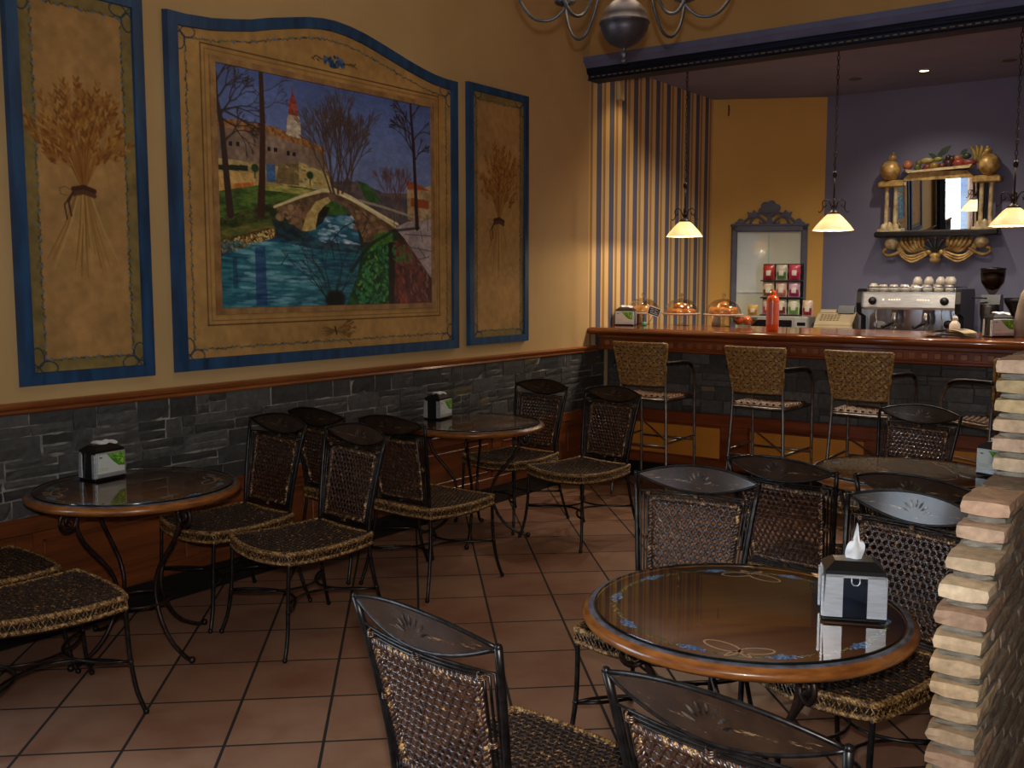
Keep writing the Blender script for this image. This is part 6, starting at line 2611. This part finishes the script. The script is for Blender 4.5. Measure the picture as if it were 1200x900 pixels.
rl_.tube([(-hw + .03, .02, .56), (hw - .03, .02, .56), (hw - .03, .46, .56), (-hw + .03, .46, .56)], .005, 6, closed=True)
for (x, y) in ((-hw + .03, .02), (hw - .03, .02), (hw - .03, .46), (-hw + .03, .46)):
    rl_.tube([(x, y, .51), (x, y, .56)], .004, 6)
rl_.build('cup_rail', M['steel'], em, fix=False)
tp = MB().box((-hw + .01, .0, .510), (hw - .01, .49, .5175))
tp.build('cup_tray', M['steel'], em)
# cups upside down on the machine
cup0 = thing('coffee_cup', 'x', 'cup')
m_ = MB().lathe([(0, .058), (.018, .058), (.020, .054), (.032, .035), (.038, .0), (.036, .0), (.030, .034), (.017, .052), (0, .053)], 22)
m_.build('bowl', M['porcelain'], cup0)
hn = MB().tube([(.034, 0, .012), (.052, 0, .016), (.056, 0, .032), (.044, 0, .042), (.028, 0, .040)], .004, 6)
hn.build('handle', M['porcelain'], cup0)
r = random.Random(17)
spots = []
for i in range(8):
    spots.append((-.33 + i * .092, .08, 0, 1.3 if i == 0 else 1.12))
for i in range(7):
    spots.append((-.285 + i * .092, .182, 0, 1.12))
for (x, y) in ((.04, .10), (.135, .10), (.23, .10), (.32, .10), (.275, .20)):
    spots.append((x + .0, y, .066, 1.15))
for i, (x, y, z, s_) in enumerate(spots):
    lb = 'white espresso cup stacked on other cups on the machine' if z > 0 else ('larger white cup at the left end on the coffee machine' if i == 0 else 'white espresso cup in the rows on top of the coffee machine')
    gp_ = 'upper cups on the coffee machine' if z else (None if i == 0 else 'cups on the coffee machine')
    p = (1.93 + x, 9.12 + y, zb + .518 + z)
    if i == 0:
        c_ = cup0
        c_.location = p
        c_['label'] = lb
    else:
        c_ = dup(cup0, p, r.uniform(1.3, 1.8), lb, gp_)
    c_.scale = (s_, s_, s_)

# grinder
gd = thing('coffee_grinder', 'dark coffee grinder with a bean hopper right of the coffee machine', 'grinder', (2.585, 9.16, zb))
MB().lathe([(0, .50), (.022, .50), (.05, .54), (.088, .60), (.096, .66), (.096, .705), (.092, .705), (.092, .66), (.05, .55), (0, .54)], 28).build('hopper', glass_mat('hopper_plastic', (.62, .52, .46), 1.4), gd, fix=False)
MB().lathe([(0, .535), (.045, .55), (.086, .605), (.090, .665), (.06, .682), (0, .688)], 24).build('coffee_beans', mat('coffee_beans', rgb(46, 26, 18), rgb(24, 13, 9), rough=.5, scale=60, bump=.8), gd)
MB().lathe([(0, .705), (.098, .705), (.098, .72), (.03, .728), (0, .73)], 28).build('hopper_lid', M['black_plastic'], gd)
b = MB()
b.prism([(-.09, 0), (.10, 0), (.10, .30), (.095, .43), (.05, .50), (-.05, .50), (-.085, .42), (-.07, .33), (-.02, .28), (-.02, .06), (-.09, .05)], 0, -.075, .075)
b.build('body', M['black_plastic'], gd)
MB().lathe([(0, .28), (.05, .28), (.055, .30), (.055, .40), (.04, .42), (0, .42)], 20, center=(0, -.10, 0)).build('doser', M['dark_lacquer'], gd)
MB().tube([(-.02, -.10, .47), (-.10, -.12, .475), (-.13, -.12, .475)], .006, 6).build('lever', M['black_plastic'], gd)
gd2 = thing('coffee_grinder', 'second dark grinder partly cut by the right edge behind the bar', 'grinder', (2.80, 9.14, zb))
MB().lathe([(0, .30), (.05, .31), (.07, .36), (.115, .44), (.12, .47), (.115, .475), (.10, .45), (0, .44)], 26).build('hopper', M['black_plastic'], gd2)
MB().lathe([(0, 0), (.08, 0), (.085, .02), (.07, .05), (.07, .28), (.05, .31), (0, .31)], 22).build('body', M['dark_lacquer'], gd2)

# bottle, receipt pad between machine and dispenser
wbt = thing('white_bottle', 'small white squeeze bottle on the bar behind the newspaper', 'bottle', (2.655, 7.52, ZW))
MB().lathe([(0, 0), (.036, 0), (.038, .006), (.036, .07), (.020, .092), (.014, .096), (.014, .104), (.018, .106), (.017, .124), (0, .126)], 24).build('body', M['porcelain'], wbt)
# cash register
cr = thing('cash_register', 'beige cash register with keypad and dark display left of the coffee machine', 'cash register', (1.25, 9.18, zb), R(8))
M['beige_plastic'] = mat('beige_plastic', rgb(196, 178, 144), rgb(180, 162, 130), rough=.5, scale=8)
b = MB()
b.prism([(0, .0), (.36, .0), (.36, .32), (.20, .315), (.03, .235), (0, .215)], 0, -.17, .17)
b.build('housing', M['beige_plastic'], cr)
MB().box((-.175, -.012, .02), (.175, .004, .195), bev=.004).build('cash_drawer', M['beige_plastic'], cr)
kp = MB()
for i in range(6):
    for j in range(4):
        x, yq = -.135 + i * .030, .055 + j * .032
        z = .235 + (yq - .03) * .47 + .004
        kp.box((x, yq, z - .004), (x + .022, yq + .023, z + .006), bev=.002)
kp.build('keypad', mat('brown_keys', rgb(140, 122, 96), rgb(118, 100, 78), rough=.5), cr)
MB().prism([(.17, .315), (.22, .318), (.24, .375), (.20, .385)], 0, .01, .155).build('display', M['black_plastic'], cr)
MB().prism([(.20, .318), (.32, .32), (.32, .345), (.22, .345)], 0, -.155, -.01).build('printer_cover', M['beige_plastic'], cr)
cb = MB().tube(spline([(.99, 9.30, zb + .10), (1.02, 9.26, zb + .19), (1.06, 9.30, zb + .24), (1.10, 9.36, zb + .23)], 6), .005, 6)
tag(cb.build('power_cable', M['black_plastic']), 'thin black cable arching between microwave and cash register', 'cable')
cb = MB().tube(spline([(1.40, 9.45, zb + .006), (1.43, 9.40, zb + .13), (1.47, 9.38, zb + .20), (1.50, 9.42, zb + .16)], 6), .006, 6)
tag(cb.build('power_cable', M['black_plastic']), 'thin black cable between cash register and coffee machine', 'cable')

# folded newspaper
npz = thing('newspaper', 'folded newspaper lying on the bar left of the right napkin dispenser', 'newspaper', (2.70, 7.17, ZW), R(-12))
M['newsprint'] = mat('newsprint', rgb(222, 204, 172), rgb(200, 182, 150), rough=.9, scale=12)
nb = MB()
for k in range(3):
    o_ = k * .012
    nb.grid(lambda u, v, o_=o_, k=k: ((u - .5) * (.30 - k * .03) + .01 * k, (v - .5) * .20, .004 + o_ + .026 * math.sin(PI * u) * (k + 1) / 3 + .004 * math.sin(u * 7 + k)), 14, 6)
    nb.grid(lambda u, v, o_=o_, k=k: ((.5 - u) * (.30 - k * .03) + .01 * k, (v - .5) * .20, .001 + o_ + .022 * math.sin(PI * u) * (k + 1) / 3), 14, 6)
nb.build('pages', M['newsprint'], npz, fix=False)
pr = MB()
for k in range(6):
    x = -.03 + k * .022
    pr.grid(lambda u, v, x=x: (x + u * .012, -.07 + v * .13, .0298 + .026 * math.sin(PI * ((x + u * .012 - .02) / .24 + .5)) + .004 * math.sin(((x + u * .012 - .02) / .24 + .5) * 7 + 2)), 2, 3)
pr.build('print_columns', mat('grey_print', rgb(110, 100, 86), rgb(84, 76, 66), rough=.9), npz, fix=False)

# cone of folded cloth at the right edge of the bar
M['linen'] = mat('folded_linen', rgb(150, 136, 122), rgb(126, 112, 100), rough=.9, scale=9, bump=.3)
cn = MB()
prof = [(.062, 0), (.060, .06), (.056, .14), (.046, .22), (.028, .29), (.006, .33), (0, .331)]
for (r0, z0) in ():
    pass
vs, fs = [], []
n = 40
for i, (rr, z) in enumerate(prof):
    for k in range(n):
        a = 2 * PI * k / n
        q = rr * (1 + .05 * math.sin(a * 5 + z * 30))
        vs.append((q * math.cos(a), q * math.sin(a), z))
for i in range(len(prof) - 1):
    for k in range(n):
        k2 = (k + 1) % n
        fs.append((i * n + k, i * n + k2, (i + 1) * n + k2, (i + 1) * n + k))
fs.append(tuple(reversed(range(n))))
cn.add(vs, fs, 0, True)
tag(cn.build('folded_napkin', M['linen'], loc=(3.12, 7.36, ZW)), 'grey cone folded napkin standing on the bar at the right edge', 'napkin')

# little wall fittings
dt = thing('wall_sensor', 'slim beige sensor box high on the striped wall', 'sensor', (0.0, 7.375, 3.08))
MB().box((.001, -.045, 0), (.035, .045, .20), bev=.008).build('housing', M['beige_plastic'], dt)
MB().box((.033, -.040, .012), (.038, .005, .188), bev=.002).build('cover', mat('tan_plastic', rgb(190, 156, 100), rough=.5), dt)
hk = MB().tube(spline([(0, 0, .06), (0, -.05, .06), (0, -.085, .03), (0, -.07, -.02), (0, -.03, -.03), (0, -.01, -.02)], 5), .008, 8)
h_ = tag(hk.build('ceiling_hook', M['brass'], loc=(.13, 9.275, 3.22), rz=ang), 'small curled hook near the ceiling at the left of the yellow wall', 'hook')
